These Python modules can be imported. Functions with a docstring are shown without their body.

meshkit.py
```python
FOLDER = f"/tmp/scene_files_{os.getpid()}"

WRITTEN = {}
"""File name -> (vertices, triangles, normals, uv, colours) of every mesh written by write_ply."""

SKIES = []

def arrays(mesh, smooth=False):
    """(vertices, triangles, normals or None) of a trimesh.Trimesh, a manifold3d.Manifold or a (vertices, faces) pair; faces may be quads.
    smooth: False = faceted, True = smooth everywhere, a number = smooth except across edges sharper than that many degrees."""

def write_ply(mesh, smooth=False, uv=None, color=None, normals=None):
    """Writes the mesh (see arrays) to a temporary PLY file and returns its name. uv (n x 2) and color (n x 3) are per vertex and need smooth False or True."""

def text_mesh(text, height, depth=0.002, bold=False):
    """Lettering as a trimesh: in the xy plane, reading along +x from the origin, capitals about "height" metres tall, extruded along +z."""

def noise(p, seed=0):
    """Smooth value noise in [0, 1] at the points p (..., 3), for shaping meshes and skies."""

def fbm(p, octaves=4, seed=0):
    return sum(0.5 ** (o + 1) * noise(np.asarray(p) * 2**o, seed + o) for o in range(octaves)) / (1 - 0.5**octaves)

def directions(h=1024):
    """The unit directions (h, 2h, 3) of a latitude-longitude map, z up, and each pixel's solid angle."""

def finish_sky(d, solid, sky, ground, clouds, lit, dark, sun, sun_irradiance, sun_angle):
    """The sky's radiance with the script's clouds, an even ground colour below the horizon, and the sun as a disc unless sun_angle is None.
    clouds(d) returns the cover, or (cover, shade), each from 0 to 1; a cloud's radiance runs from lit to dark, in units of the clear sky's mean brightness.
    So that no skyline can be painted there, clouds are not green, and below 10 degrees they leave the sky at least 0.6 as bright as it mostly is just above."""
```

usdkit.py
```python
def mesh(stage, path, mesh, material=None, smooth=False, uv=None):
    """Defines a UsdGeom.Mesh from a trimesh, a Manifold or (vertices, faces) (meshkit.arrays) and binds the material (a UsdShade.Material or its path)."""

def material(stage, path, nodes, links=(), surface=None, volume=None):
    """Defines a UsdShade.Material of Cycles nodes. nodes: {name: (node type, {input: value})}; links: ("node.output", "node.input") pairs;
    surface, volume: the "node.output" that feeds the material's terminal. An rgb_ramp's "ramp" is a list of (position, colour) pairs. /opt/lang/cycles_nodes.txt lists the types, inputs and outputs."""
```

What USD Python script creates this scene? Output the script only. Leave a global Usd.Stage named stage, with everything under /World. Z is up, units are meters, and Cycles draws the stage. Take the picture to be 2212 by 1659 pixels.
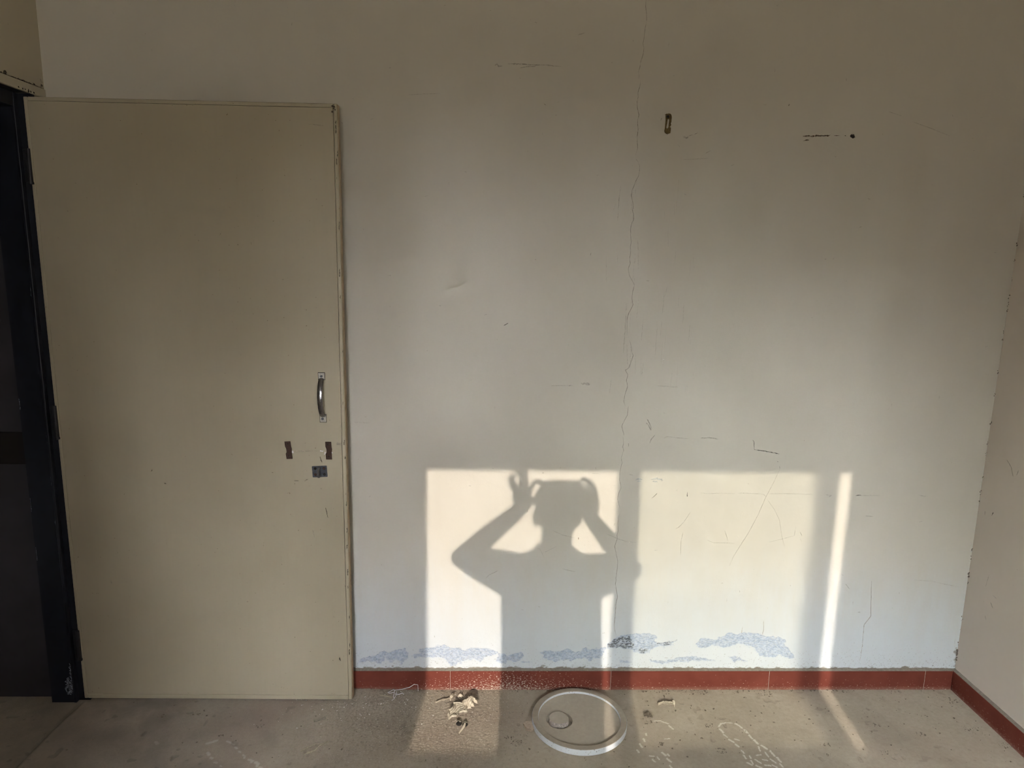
import math, random
import numpy as np
import trimesh, shapely
import manifold3d as m3
from shapely.geometry import Polygon, LineString
from pxr import Usd, UsdGeom, UsdLux, UsdShade, Gf, Sdf, Vt
import usdkit, meshkit

random.seed(7)
RNG = np.random.default_rng(7)
stage = Usd.Stage.CreateInMemory()
UsdGeom.SetStageUpAxis(stage, UsdGeom.Tokens.z)
UsdGeom.SetStageMetersPerUnit(stage, 1.0)
UsdGeom.Xform.Define(stage, '/World')
UsdGeom.Scope.Define(stage, '/World/Looks')

# ---------------------------------------------------------------- camera, sun, sky, exposure
CAM = np.array([1.4523, -2.3726, 1.6117])
PITCH, YAW, ROLL = 0.1780, 0.0312, 0.0187
fw = np.array([math.sin(YAW) * math.cos(PITCH), math.cos(YAW) * math.cos(PITCH), -math.sin(PITCH)])
_r = np.array([math.cos(YAW), -math.sin(YAW), 0.0]); _u = np.cross(_r, fw)
rt = math.cos(ROLL) * _r + math.sin(ROLL) * _u
up = -math.sin(ROLL) * _r + math.cos(ROLL) * _u
cam = UsdGeom.Camera.Define(stage, '/World/camera')
cam.AddTransformOp().Set(Gf.Matrix4d(*rt, 0, *up, 0, *(-fw), 0, *CAM, 1))
cam.CreateHorizontalApertureAttr(36.0); cam.CreateVerticalApertureAttr(27.0)
cam.CreateFocalLengthAttr(36.0 * 1472.86 / 2212)
cam.CreateClippingRangeAttr(Gf.Vec2f(0.02, 500))
EXPOSURE = 0.0
cam.CreateExposureAttr(EXPOSURE)

SUN_DIR = np.array([0.09, 1.0, -0.335]); SUN_DIR /= np.linalg.norm(SUN_DIR)
sun = UsdLux.DistantLight.Define(stage, '/World/sun')
_z = -SUN_DIR; _x = np.cross([0, 0, 1.0], _z); _x /= np.linalg.norm(_x); _y = np.cross(_z, _x)
sun.AddTransformOp().Set(Gf.Matrix4d(*_x, 0, *_y, 0, *_z, 0, 0, -20, 12, 1))
sun.CreateAngleAttr(0.36)
sun.CreateIntensityAttr(0.81)
sun.CreateNormalizeAttr(True)
sun.CreateColorAttr(Gf.Vec3f(1.0, 0.89, 0.76))
# an evenly hazy sky; the sun is the lamp above
sky = UsdLux.DomeLight.Define(stage, '/World/sky')
sky.CreateIntensityAttr(20.0)
sky.CreateColorAttr(Gf.Vec3f(0.93, 0.945, 1.0))
CRACKS = [[(1.9348,2.4628),(1.9355,2.4495),(1.9355,2.4296),(1.9395,2.4096),(1.9411,2.3862),(1.938,2.3693),(1.9361,2.349),(1.9347,2.3287),(1.9323,2.3184),(1.9367,2.305),(1.9354,2.2879),(1.932,2.2741),(1.9282,2.2638),(1.927,2.25),(1.9231,2.2328),(1.925,2.219),(1.9248,2.2087)],[(1.9312,2.2054),(1.9299,2.188),(1.9271,2.1776),(1.9239,2.1671),(1.9254,2.1532),(1.9231,2.1409),(1.924,2.1217),(1.9268,2.1113),(1.9312,2.0991),(1.9282,2.0832),(1.9279,2.0691),(1.9307,2.0497),(1.9282,2.0265),(1.9319,1.991),(1.9266,1.9694)],[(1.9287,1.9569),(1.9359,1.948),(1.942,1.9338),(1.9414,1.9157),(1.9402,1.903),(1.9315,1.8865),(1.9276,1.8737),(1.9195,1.8539),(1.9185,1.8356),(1.9234,1.822),(1.9267,1.8037),(1.9247,1.7875),(1.9307,1.7715),(1.9305,1.7576),(1.9239,1.7459),(1.9211,1.7249),(1.9239,1.697),(1.9261,1.683),(1.9234,1.6689),(1.9255,1.6454),(1.9226,1.6265),(1.9267,1.6124),(1.9194,1.5933),(1.9254,1.5696),(1.9343,1.5555),(1.9444,1.5389),(1.9392,1.5172),(1.9379,1.4931),(1.9426,1.4691),(1.9382,1.4593),(1.9292,1.4422),(1.9244,1.4202),(1.9261,1.3958),(1.9266,1.364)],[(1.9363,1.3469),(1.9437,1.3273),(1.9457,1.3075),(1.9524,1.2927),(1.9452,1.2677),(1.9387,1.2477),(1.9267,1.24),(1.9375,1.2226),(1.932,1.2024),(1.9384,1.1824),(1.9307,1.157),(1.9261,1.1265),(1.9329,1.1113)],[(1.9435,1.1089),(1.9421,1.0756),(1.9417,1.0761),(1.933,1.0585),(1.9254,1.0408),(1.9236,1.031),(1.9283,1.0212),(1.9338,1.0016)],[(1.9299,0.9957),(1.9333,0.972),(1.9308,0.9601),(1.9354,0.9443),(1.9306,0.9324),(1.9271,0.9164),(1.9321,0.9005),(1.9278,0.8845),(1.9249,0.8644),(1.925,0.8363),(1.932,0.804),(1.9246,0.7857),(1.9206,0.7633),(1.9245,0.747),(1.9321,0.7267)],[(1.9305,0.702),(1.9271,0.6897),(1.9263,0.665),(1.9294,0.6402),(1.9254,0.6235),(1.927,0.6069),(1.9188,0.5777),(1.9257,0.5484),(1.933,0.519),(1.932,0.481),(1.9272,0.447)],[(1.9327,0.4726),(1.9285,0.4278),(1.9387,0.3771),(1.9339,0.3431),(1.9341,0.3032),(1.9309,0.2574),(1.9407,0.2171)],[(2.9035,0.4441),(2.9176,0.3),(2.8951,0.2635),(2.898,0.1695),(2.8952,0.1116)],[(2.4243,0.2538),(2.4223,0.2277)],[(2.503,0.28),(2.5067,0.2453),(2.5041,0.2192)]]
SCRATCHES = [([(2.4032,0.9898),(2.4086,0.9851),(2.4119,0.9541)],0.0019,1),([(2.4119,0.9541),(2.4585,0.9478),(2.5063,0.9383)],0.0029,1),([(2.012,1.0496),(2.0181,1.0438),(2.0308,1.0224)],0.0048,0),([(2.0471,1.0049),(2.0326,0.9889),(2.0277,0.9731)],0.0024,0),([(2.0786,0.9934),(2.0937,0.9995),(2.1326,0.9948),(2.1714,0.9924)],0.0019,0),([(2.2138,0.9949),(2.2408,0.9972),(2.2642,0.9946),(2.276,0.9916)],0.0032,0),([(1.8205,0.8586),(1.8341,0.8583),(1.8535,0.8557)],0.0019,0),([(2.0468,0.7664),(2.0562,0.7726),(2.0661,0.7849)],0.0022,1),([(2.1767,0.7899),(2.1779,0.7724)],0.0032,1),([(2.2239,0.7883),(2.2634,0.7858),(2.3026,0.7877),(2.3539,0.7866)],0.0016,0),([(2.3656,0.7883),(2.405,0.7886),(2.4606,0.785),(2.4736,0.772)],0.0016,0),([(2.4763,0.7864),(2.5394,0.7882),(2.6519,0.7858)],0.0014,0),([(2.5117,0.8781),(2.4927,0.8253),(2.4696,0.772),(2.4474,0.706),(2.4174,0.6352),(2.3861,0.5764),(2.3687,0.5426),(2.3556,0.5044)],0.0014,0),([(2.4739,0.7679),(2.5052,0.7271),(2.5288,0.6859),(2.5419,0.6277),(2.5585,0.5774)],0.0011,0),([(2.1936,0.7123),(2.1723,0.675),(2.1538,0.6542),(2.1423,0.6479)],0.0013,0),([(2.1709,0.6335),(2.1654,0.5959),(2.1675,0.5435)],0.0016,0),([(2.2642,0.6049),(2.2849,0.5946),(2.3328,0.5937),(2.3689,0.5922)],0.0016,0),([(2.3272,0.6429),(2.3423,0.6013)],0.0016,0),([(1.8847,0.6274),(1.9309,0.6069),(1.9671,0.5955),(1.9988,0.594)],0.0016,0),([(2.611,0.6386),(2.6184,0.624)],0.0016,0),([(2.6132,0.6156),(2.6198,0.601)],0.0014,0),([(2.0679,0.5631),(2.0798,0.564)],0.0016,0),([(2.4965,0.5981),(2.5474,0.611),(2.5904,0.6238),(2.5923,0.6594)],0.001,0),([(2.5104,0.8922),(2.5134,0.8801)],0.0016,1),([(2.5009,0.911),(2.5042,0.9086)],0.0032,1),([(1.9602,0.8559),(1.974,0.8528)],0.0032,0),([(1.4935,2.2456),(1.5344,2.2454),(1.5858,2.2441),(1.62,2.2444),(1.6475,2.2425),(1.6674,2.2411)],0.0032,0),([(1.5347,2.2342),(1.5517,2.2365),(1.5568,2.2386),(1.5825,2.2392),(1.5847,2.2441)],0.0026,0),([(1.4509,2.2391),(1.4594,2.2441),(1.4612,2.2377),(1.4765,2.2375)],0.0038,0),([(1.7195,2.339),(1.7398,2.3452)],0.0032,0),([(1.6111,2.0347),(1.6131,2.0265)],0.0016,0),([(1.6146,2.1252),(1.6217,2.1198)],0.0019,0),([(2.0155,2.3113),(2.0183,2.3225)],0.0016,0),([(1.6537,2.0902),(1.6572,2.0902)],0.0024,0),([(2.4875,2.044),(2.5122,2.0436),(2.5311,2.0454),(2.5538,2.0459),(2.5803,2.048)],0.0054,2),([(2.5937,2.0476),(2.6146,2.0481)],0.0016,2),([(2.6298,2.0481),(2.6344,2.0482)],0.0024,1),([(2.6503,2.0525),(2.6572,2.0491),(2.6655,2.0428)],0.0072,1),([(2.4909,2.028),(2.4983,2.03),(2.5096,2.0317)],0.004,2),([(2.7694,2.1283),(2.7929,2.1221),(2.8165,2.116)],0.0014,0),([(2.8609,2.0967),(2.9246,2.0775),(2.989,2.0557)],0.0014,0),([(2.4296,2.1374),(2.4328,2.1438)],0.0024,1),([(3.086,2.1181),(3.0936,2.1183)],0.0021,0),([(3.0649,2.0495),(3.0734,2.0497)],0.0021,0),([(2.0834,2.0317),(2.0892,2.03),(2.095,2.0271),(2.1006,2.0283)],0.0064,0),([(2.0936,2.0314),(2.1079,2.037),(2.1146,2.0383),(2.1333,2.0462)],0.0019,0),([(2.0658,2.0061),(2.0716,2.0041),(2.072,1.9977)],0.0016,0),([(2.1604,1.9803),(2.1791,1.9894)],0.0016,0),([(2.0279,2.0362),(2.0322,2.0406)],0.0032,0),([(1.4418,0.4479),(1.4546,0.4619),(1.4881,0.4787)],0.0018,0),([(1.7271,0.4883),(1.7508,0.4812),(1.7771,0.4763)],0.0019,0),([(1.6398,0.3364),(1.6478,0.3325)],0.0024,0),([(1.7832,0.6125),(1.7835,0.6033)],0.0035,2),([(1.6184,0.5704),(1.6391,0.5678),(1.6527,0.5432),(1.6583,0.5294)],0.001,0),([(1.6628,0.5542),(1.7036,0.5765)],0.001,0),([(1.6863,0.6375),(1.7255,0.6203),(1.7672,0.6108)],0.0013,0),([(2.8057,0.781),(2.8179,0.7843),(2.8275,0.7831)],0.0026,1),([(2.8275,0.7831),(2.8517,0.7825),(2.8955,0.7837)],0.0011,0),([(2.6943,0.7848),(2.7155,0.7817),(2.7057,0.7756)],0.0022,0),([(2.8539,0.7068),(2.8565,0.7029),(2.8798,0.7022)],0.0014,0),([(2.6109,0.6393),(2.6186,0.6239)],0.0013,0),([(3.0703,0.4489),(3.135,0.4452),(3.1663,0.4374),(3.2442,0.4218)],0.0016,0),([(2.8498,0.7023),(2.8794,0.7025)],0.0016,0),([(2.786,0.4689),(2.7938,0.4658)],0.0016,0),([(2.8049,0.4318),(2.8221,0.412)],0.0016,0),([(2.8413,0.3602),(2.8427,0.3465)],0.0016,0),([(3.0467,0.7846),(3.0767,0.7803)],0.004,0),([(1.6643,1.1807),(1.7465,1.1818)],0.0024,0),([(2.0358,1.1856),(2.1191,1.1817)],0.0026,0),([(1.771,1.1904),(1.804,1.1876)],0.0064,0),([(2.0141,1.0637),(2.0328,1.0297)],0.0032,0),([(1.1661,2.1414),(1.2189,2.1455),(1.2719,2.1483)],0.0019,0),([(1.4934,1.3915),(1.5094,1.3998)],0.0019,1),([(0.9682,1.0394),(1.0254,1.0367)],0.0013,0),([(1.7866,1.6362),(1.7894,1.6456)],0.0022,1),([(2.0866,1.9584),(2.1726,1.9648)],0.0013,0),([(2.0984,1.8472),(2.1082,1.8428)],0.0048,0),([(1.7505,1.3027),(1.7621,1.2995)],0.0019,0),([(3.2622,0.1725),(3.2595,0.2057)],0.0016,0)]
DOOR_MARKS = [([(0.7786,0.9554),(0.8137,0.957),(0.8686,0.9582)],0.0013,0),([(0.783,0.9522),(0.835,0.9572)],0.0011,0),([(0.8664,0.9378),(0.8725,0.9171)],0.0019,1),([(0.7746,0.8503),(0.7915,0.8501)],0.0016,1),([(0.8099,0.849),(0.8224,0.8556)],0.0016,1),([(0.8051,0.886),(0.8204,0.8877)],0.0013,0),([(0.9242,0.983),(0.9441,0.9863)],0.0064,0),([(0.8641,2.0265),(0.8849,2.0255),(0.9131,2.0228)],0.0016,0),([(0.3281,0.8357),(0.3358,0.8324)],0.0032,1),([(0.2908,0.8835),(0.2872,0.8769)],0.0026,1),([(0.8806,0.7529),(0.8875,0.7154)],0.0016,1),([(0.8329,0.6704),(0.8384,0.6428)],0.0014,0),([(0.1154,0.4734),(0.1176,0.4611)],0.004,0),([(0.7332,1.7439),(0.7405,1.7397)],0.0019,0),([(0.9139,0.182),(0.9168,0.1672)],0.0026,1),([(0.913,0.1791),(0.9171,0.1668)],0.0026,1),([(0.9277,0.1889),(0.9297,0.1828)],0.0016,0),([(0.8776,0.0304),(0.8846,0.0379),(0.8912,0.0341)],0.0016,0),([(0.8633,0.2655),(0.8688,0.2655)],0.0021,0),([(0.8008,0.0474),(0.8064,0.0484)],0.0021,0)]
PEELS = [[(0.9641,0.1016),(0.9783,0.119),(1.0061,0.1342),(1.0338,0.1364),(1.0399,0.1516),(1.0577,0.1581),(1.0753,0.1473),(1.089,0.143),(1.1089,0.1538),(1.1366,0.1604),(1.1443,0.1387),(1.144,0.1126),(1.1281,0.1017),(1.1044,0.1104),(1.0847,0.1126),(1.0651,0.1256),(1.0492,0.1147),(1.0529,0.0995),(1.0331,0.0994),(1.0254,0.1082),(0.9937,0.1038)],[(1.1561,0.13),(1.172,0.1409),(1.1917,0.1344),(1.1958,0.1561),(1.2156,0.1626),(1.2472,0.1692),(1.2946,0.1692),(1.3144,0.1649),(1.358,0.165),(1.366,0.1542),(1.4136,0.1651),(1.4533,0.1608),(1.4853,0.1521),(1.4874,0.1391),(1.4537,0.1303),(1.4379,0.1194),(1.4221,0.1041),(1.4021,0.1128),(1.3703,0.1084),(1.3345,0.0953),(1.3067,0.0952),(1.2947,0.1127),(1.2788,0.1214),(1.2471,0.1236),(1.2154,0.1301),(1.1956,0.1192)],[(1.4874,0.1391),(1.5333,0.1348),(1.5571,0.1435),(1.5851,0.1414),(1.5816,0.1173),(1.5537,0.1107),(1.5139,0.1041),(1.4899,0.1085)],[(1.5857,0.1116),(1.6298,0.1086),(1.5858,0.1051)],[(1.6531,0.1392),(1.6647,0.1524),(1.7286,0.1568),(1.7807,0.1525),(1.818,0.1438),(1.8188,0.1219),(1.7741,0.1131),(1.7179,0.1109),(1.6818,0.113),(1.6617,0.1152)],[(1.7823,0.1481),(1.8063,0.1503),(1.8298,0.1657),(1.8819,0.1657),(1.9058,0.1701),(1.9025,0.1526),(1.8797,0.122),(1.8437,0.1175),(1.8073,0.1219),(1.7832,0.1219)],[(1.9064,0.157),(1.9171,0.1876),(1.944,0.2137),(1.9714,0.2268),(2.0077,0.2225),(2.036,0.2182),(2.0799,0.2226),(2.101,0.2053),(2.0939,0.1879),(2.1224,0.1835),(2.1498,0.1967),(2.1721,0.1945),(2.1551,0.1749),(2.1231,0.1704),(2.0951,0.166),(2.0719,0.1485),(2.0399,0.1441),(2.0074,0.1484),(1.9824,0.1659),(1.9421,0.168)],[(2.2517,0.1816),(2.2662,0.2056),(2.299,0.1991),(2.3269,0.2057),(2.3579,0.2232),(2.4061,0.2277),(2.4226,0.2233),(2.4466,0.2278),(2.4875,0.2235),(2.517,0.2104),(2.5696,0.2127),(2.5876,0.1931),(2.6145,0.1667),(2.6345,0.1271),(2.6103,0.1226),(2.576,0.1403),(2.5404,0.127),(2.5026,0.1402),(2.4804,0.1622),(2.4464,0.1797),(2.4139,0.1796),(2.3618,0.1708),(2.3172,0.1707),(2.2812,0.1641),(2.2643,0.175)],[(2.066,0.1089),(2.1264,0.1134),(2.1545,0.1178),(2.2186,0.1311),(2.2675,0.1267),(2.3254,0.1135),(2.2689,0.1069),(2.1872,0.1134),(2.1311,0.1023),(2.0744,0.1023)],[(2.381,0.1312),(2.4306,0.1224),(2.448,0.1092),(2.4072,0.1092)],[(1.9526,0.1132),(1.993,0.1133),(2.0095,0.1067),(1.9571,0.1044)]]
DARKS = [[(1.9102,0.1614),(1.9249,0.1919),(1.9481,0.2115),(1.9881,0.2138),(2.0094,0.1877),(2.0069,0.1572),(1.9742,0.168),(1.938,0.168)],[(2.078,0.1835),(2.1225,0.1814),(2.17,0.1967),(2.1549,0.1792),(2.123,0.1726)],[(2.0233,0.1528),(2.0387,0.1659),(2.0714,0.1572),(2.0439,0.1441)]]
PRINTS = [([(2.2764,-0.2274),(2.289,-0.213)],0.0032,0.9),([(2.2953,-0.2119),(2.3041,-0.209)],0.0032,0.9),([(2.3106,-0.2072),(2.3297,-0.2091)],0.0024,0.9),([(2.342,-0.2132),(2.3516,-0.2248),(2.3572,-0.2363)],0.004,0.9),([(2.3618,-0.2449),(2.3672,-0.2618)],0.0044,0.9),([(2.3688,-0.273),(2.3721,-0.2895)],0.004,0.9),([(2.3766,-0.2977),(2.3826,-0.3166)],0.0048,0.9),([(2.3927,-0.3247),(2.4032,-0.3406)],0.0048,0.9),([(2.4121,-0.351),(2.4155,-0.3742)],0.004,0.9),([(2.4216,-0.3819),(2.426,-0.402)],0.004,0.9),([(2.42,-0.4119),(2.4221,-0.4242)],0.0032,0.9),([(2.2756,-0.2417),(2.2815,-0.2587)],0.0048,0.9),([(2.2797,-0.2698),(2.2884,-0.2837)],0.0028,0.9),([(2.2903,-0.2946),(2.3011,-0.3071)],0.0036,0.9),([(2.3045,-0.319),(2.3101,-0.3296)],0.0036,0.9),([(2.3147,-0.348),(2.3174,-0.3609)],0.0032,0.9),([(2.3136,-0.3712),(2.3153,-0.3864)],0.0032,0.9),([(2.3134,-0.4064),(2.3242,-0.4163)],0.0028,0.9),([(2.3445,-0.3916),(2.3568,-0.4066)],0.0032,0.9),([(2.37,-0.3917),(2.3836,-0.3943)],0.0028,0.9),([(2.3965,-0.3893),(2.4076,-0.4069)],0.0032,0.9),([(2.3559,-0.3714),(2.3716,-0.3689)],0.0024,0.9),([(2.3329,-0.3738),(2.3318,-0.3865)],0.0024,0.9),([(2.3674,-0.4165),(2.3845,-0.4191)],0.0032,0.9),([(2.3376,-0.4188),(2.3518,-0.4286)],0.004,0.9),([(2.3927,-0.4167),(2.4031,-0.4265)],0.0032,0.9),([(2.328,-0.3965),(2.3296,-0.4114)],0.0024,0.9),([(2.3914,-0.3561),(2.3933,-0.3792)],0.0024,0.9),([(2.3793,-0.3299),(2.3768,-0.3509)],0.0024,0.9),([(2.3103,-0.292),(2.3235,-0.2975)],0.002,0.9),([(2.0519,-0.1976),(2.0759,-0.196)],0.002,0.9),([(2.0787,-0.2007),(2.0992,-0.2124)],0.0024,0.9),([(2.1002,-0.224),(2.1093,-0.2411)],0.004,0.9),([(2.0421,-0.357),(2.0499,-0.3699)],0.004,0.9),([(2.0585,-0.3648),(2.062,-0.3725)],0.0028,0.9),([(2.0014,-0.3898),(2.0081,-0.3998)],0.0024,0.9),([(2.0515,-0.385),(2.0604,-0.4)],0.0036,0.9),([(2.0523,-0.4172),(2.0567,-0.4279)],0.0036,0.9),([(1.9942,-0.2907),(1.9956,-0.3015)],0.0032,0.9),([(1.9758,-0.3148),(1.9799,-0.3307)],0.004,0.9),([(1.9604,-0.3437),(1.9632,-0.3567)],0.0032,0.9),([(2.0207,-0.3773),(2.0249,-0.3899)],0.0024,0.9),([(1.9964,-0.3721),(2.0104,-0.3747)],0.002,0.9),([(2.0678,-0.291),(2.0836,-0.2883)],0.002,0.9),([(2.0079,-0.2633),(2.0079,-0.2716)],0.0032,0.9),([(0.5148,-0.3064),(0.529,-0.3004),(0.5425,-0.2923)],0.0064,0.5),([(0.5777,-0.2965),(0.5911,-0.3027),(0.6053,-0.3108)],0.004,0.5),([(0.616,-0.3249),(0.6237,-0.3309)],0.004,0.5),([(0.6356,-0.3447),(0.6411,-0.3487)],0.0032,0.5),([(0.6534,-0.3604),(0.663,-0.3681),(0.663,-0.3758)],0.0032,0.5),([(0.6805,-0.3834),(0.6959,-0.3892),(0.6925,-0.3948)],0.0048,0.5),([(0.7059,-0.3949),(0.7165,-0.4024),(0.7176,-0.4135)],0.0064,0.5),([(0.5353,-0.3501),(0.5433,-0.3598)],0.0064,0.5),([(0.5541,-0.3733),(0.5597,-0.3771)],0.0048,0.5),([(0.5745,-0.3942),(0.584,-0.398)],0.004,0.5),([(0.599,-0.4092),(0.6031,-0.4129)],0.004,0.5),([(0.7268,-0.4173),(0.7372,-0.4246)],0.0064,0.5),([(0.3427,-0.2996),(0.3521,-0.3077)],0.0064,0.5)]

# ---------------------------------------------------------------- helpers
PI = math.pi
RW, WH, RD = 3.276, 2.95, 3.65          # room width, height, depth
used, origin = set(), {}


def path_for(name, parent=None):
    base = (parent or '/World') + '/'
    p, k = base + name, 0
    while p in used:
        k += 1
        p = base + f'{name}_{k:03d}'
    used.add(p)
    return p


def tag(prim, label=None, cat=None, group=None, kind=None):
    prim = prim.GetPrim() if hasattr(prim, 'GetPrim') else prim
    for k, v in (('label', label), ('category', cat), ('group', group), ('kind', kind)):
        if v:
            prim.SetCustomDataByKey(k, v)
    return prim


def thing(name, label, cat, loc=(0, 0, 0), group=None, kind=None):
    p = path_for(name)
    x = UsdGeom.Xform.Define(stage, p)
    x.AddTranslateOp().Set(Gf.Vec3d(*map(float, loc)))
    origin[p] = np.array(loc, float)
    tag(x, label, cat, group, kind)
    return p


def arr(mesh):
    if hasattr(mesh, 'to_mesh'):
        m = mesh.to_mesh()
        return np.array(m.vert_properties[:, :3], float), np.array(m.tri_verts, int)
    if isinstance(mesh, (tuple, list)):
        return np.asarray(mesh[0], float), np.asarray(mesh[1], int)
    return np.array(mesh.vertices, float), np.array(mesh.faces, int)


def part(name, mesh, mat, parent=None, smooth=False, label=None, kind=None, prims=None):
    """One Mesh prim, given in world coordinates, under the thing or part named parent."""
    p = path_for(name, parent)
    o = np.zeros(3)
    q = parent
    while q and q != '/World':
        o = o + origin.get(q, 0)
        q = q.rsplit('/', 1)[0]
    v, f = arr(mesh)
    m = usdkit.mesh(stage, p, (v - o, f), mat, smooth=smooth)
    for n, a in (prims or {}).items():
        a = np.asarray(a, np.float32)
        pv = UsdGeom.PrimvarsAPI(m).CreatePrimvar(n, Sdf.ValueTypeNames.Color3fArray, 'vertex')
        pv.Set(Vt.Vec3fArray.FromNumpy(a))
    tag(m, label, None, None, kind)
    origin[p] = np.zeros(3)
    return p


def single(name, mesh, mat, label, cat, group=None, kind=None, smooth=False, loc=(0, 0, 0)):
    """A thing that is one mesh, its origin at its base."""
    p = path_for(name)
    v, f = arr(mesh)
    m = usdkit.mesh(stage, p, (v - np.array(loc, float), f), mat, smooth=smooth)
    m.AddTranslateOp().Set(Gf.Vec3d(*map(float, loc)))
    tag(m, label, cat, group, kind)
    return p


def box(x0, x1, y0, y1, z0, z1):
    b = trimesh.creation.box((x1 - x0, y1 - y0, z1 - z0))
    b.apply_translation(((x0 + x1) / 2, (y0 + y1) / 2, (z0 + z1) / 2))
    return b


def rbox(x0, x1, y0, y1, z0, z1, r=0.002, seg=8):
    """A box with rounded edges."""
    s = m3.Manifold.sphere(r, seg)
    sp = s.to_mesh().vert_properties[:, :3]
    c = [(x, y, z) for x in (x0 + r, x1 - r) for y in (y0 + r, y1 - r) for z in (z0 + r, z1 - r)]
    return m3.Manifold.hull_points(np.vstack([sp + np.array(k) for k in c]).astype(np.float32))


def cat(*ms):
    return trimesh.util.concatenate([trimesh.Trimesh(*arr(m), process=False) for m in ms])


def cyl(p0, p1, r, n=20):
    return trimesh.creation.cylinder(r, segment=[p0, p1], sections=n)


def tube(pts, rad, n=7, closed_ends=True):
    pts = np.asarray(pts, float)
    rad = np.broadcast_to(rad, len(pts))
    t = np.gradient(pts, axis=0); t /= np.linalg.norm(t, axis=1, keepdims=True) + 1e-12
    ref = np.array([0.31, 0.22, 0.92])
    a = np.cross(t, ref); a /= np.linalg.norm(a, axis=1, keepdims=True); b = np.cross(t, a)
    th = np.linspace(0, 2 * PI, n, endpoint=False)
    v = (pts[:, None] + rad[:, None, None] * (np.cos(th)[None, :, None] * a[:, None] + np.sin(th)[None, :, None] * b[:, None])).reshape(-1, 3)
    f = []
    for i in range(len(pts) - 1):
        for j in range(n):
            k = (j + 1) % n
            q = [i * n + j, i * n + k, (i + 1) * n + k, (i + 1) * n + j]
            f += [[q[0], q[1], q[2]], [q[0], q[2], q[3]]]
    v = np.vstack([v, pts[:1], pts[-1:]])
    e0, e1, L = len(v) - 2, len(v) - 1, (len(pts) - 1) * n
    for j in range(n):
        k = (j + 1) % n
        f += [[e0, k, j], [e1, L + j, L + k]]
    return trimesh.Trimesh(v, f, process=False)


def grid_faces(nx, ny):
    i, j = np.meshgrid(np.arange(nx - 1), np.arange(ny - 1), indexing='ij')
    a = (i * ny + j).ravel(); b = a + ny
    return np.vstack([np.stack([a, b, b + 1], 1), np.stack([a, b + 1, a + 1], 1)])


def sstep(x, a, b):
    t = np.clip((x - a) / (b - a), 0, 1)
    return t * t * (3 - 2 * t)


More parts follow.
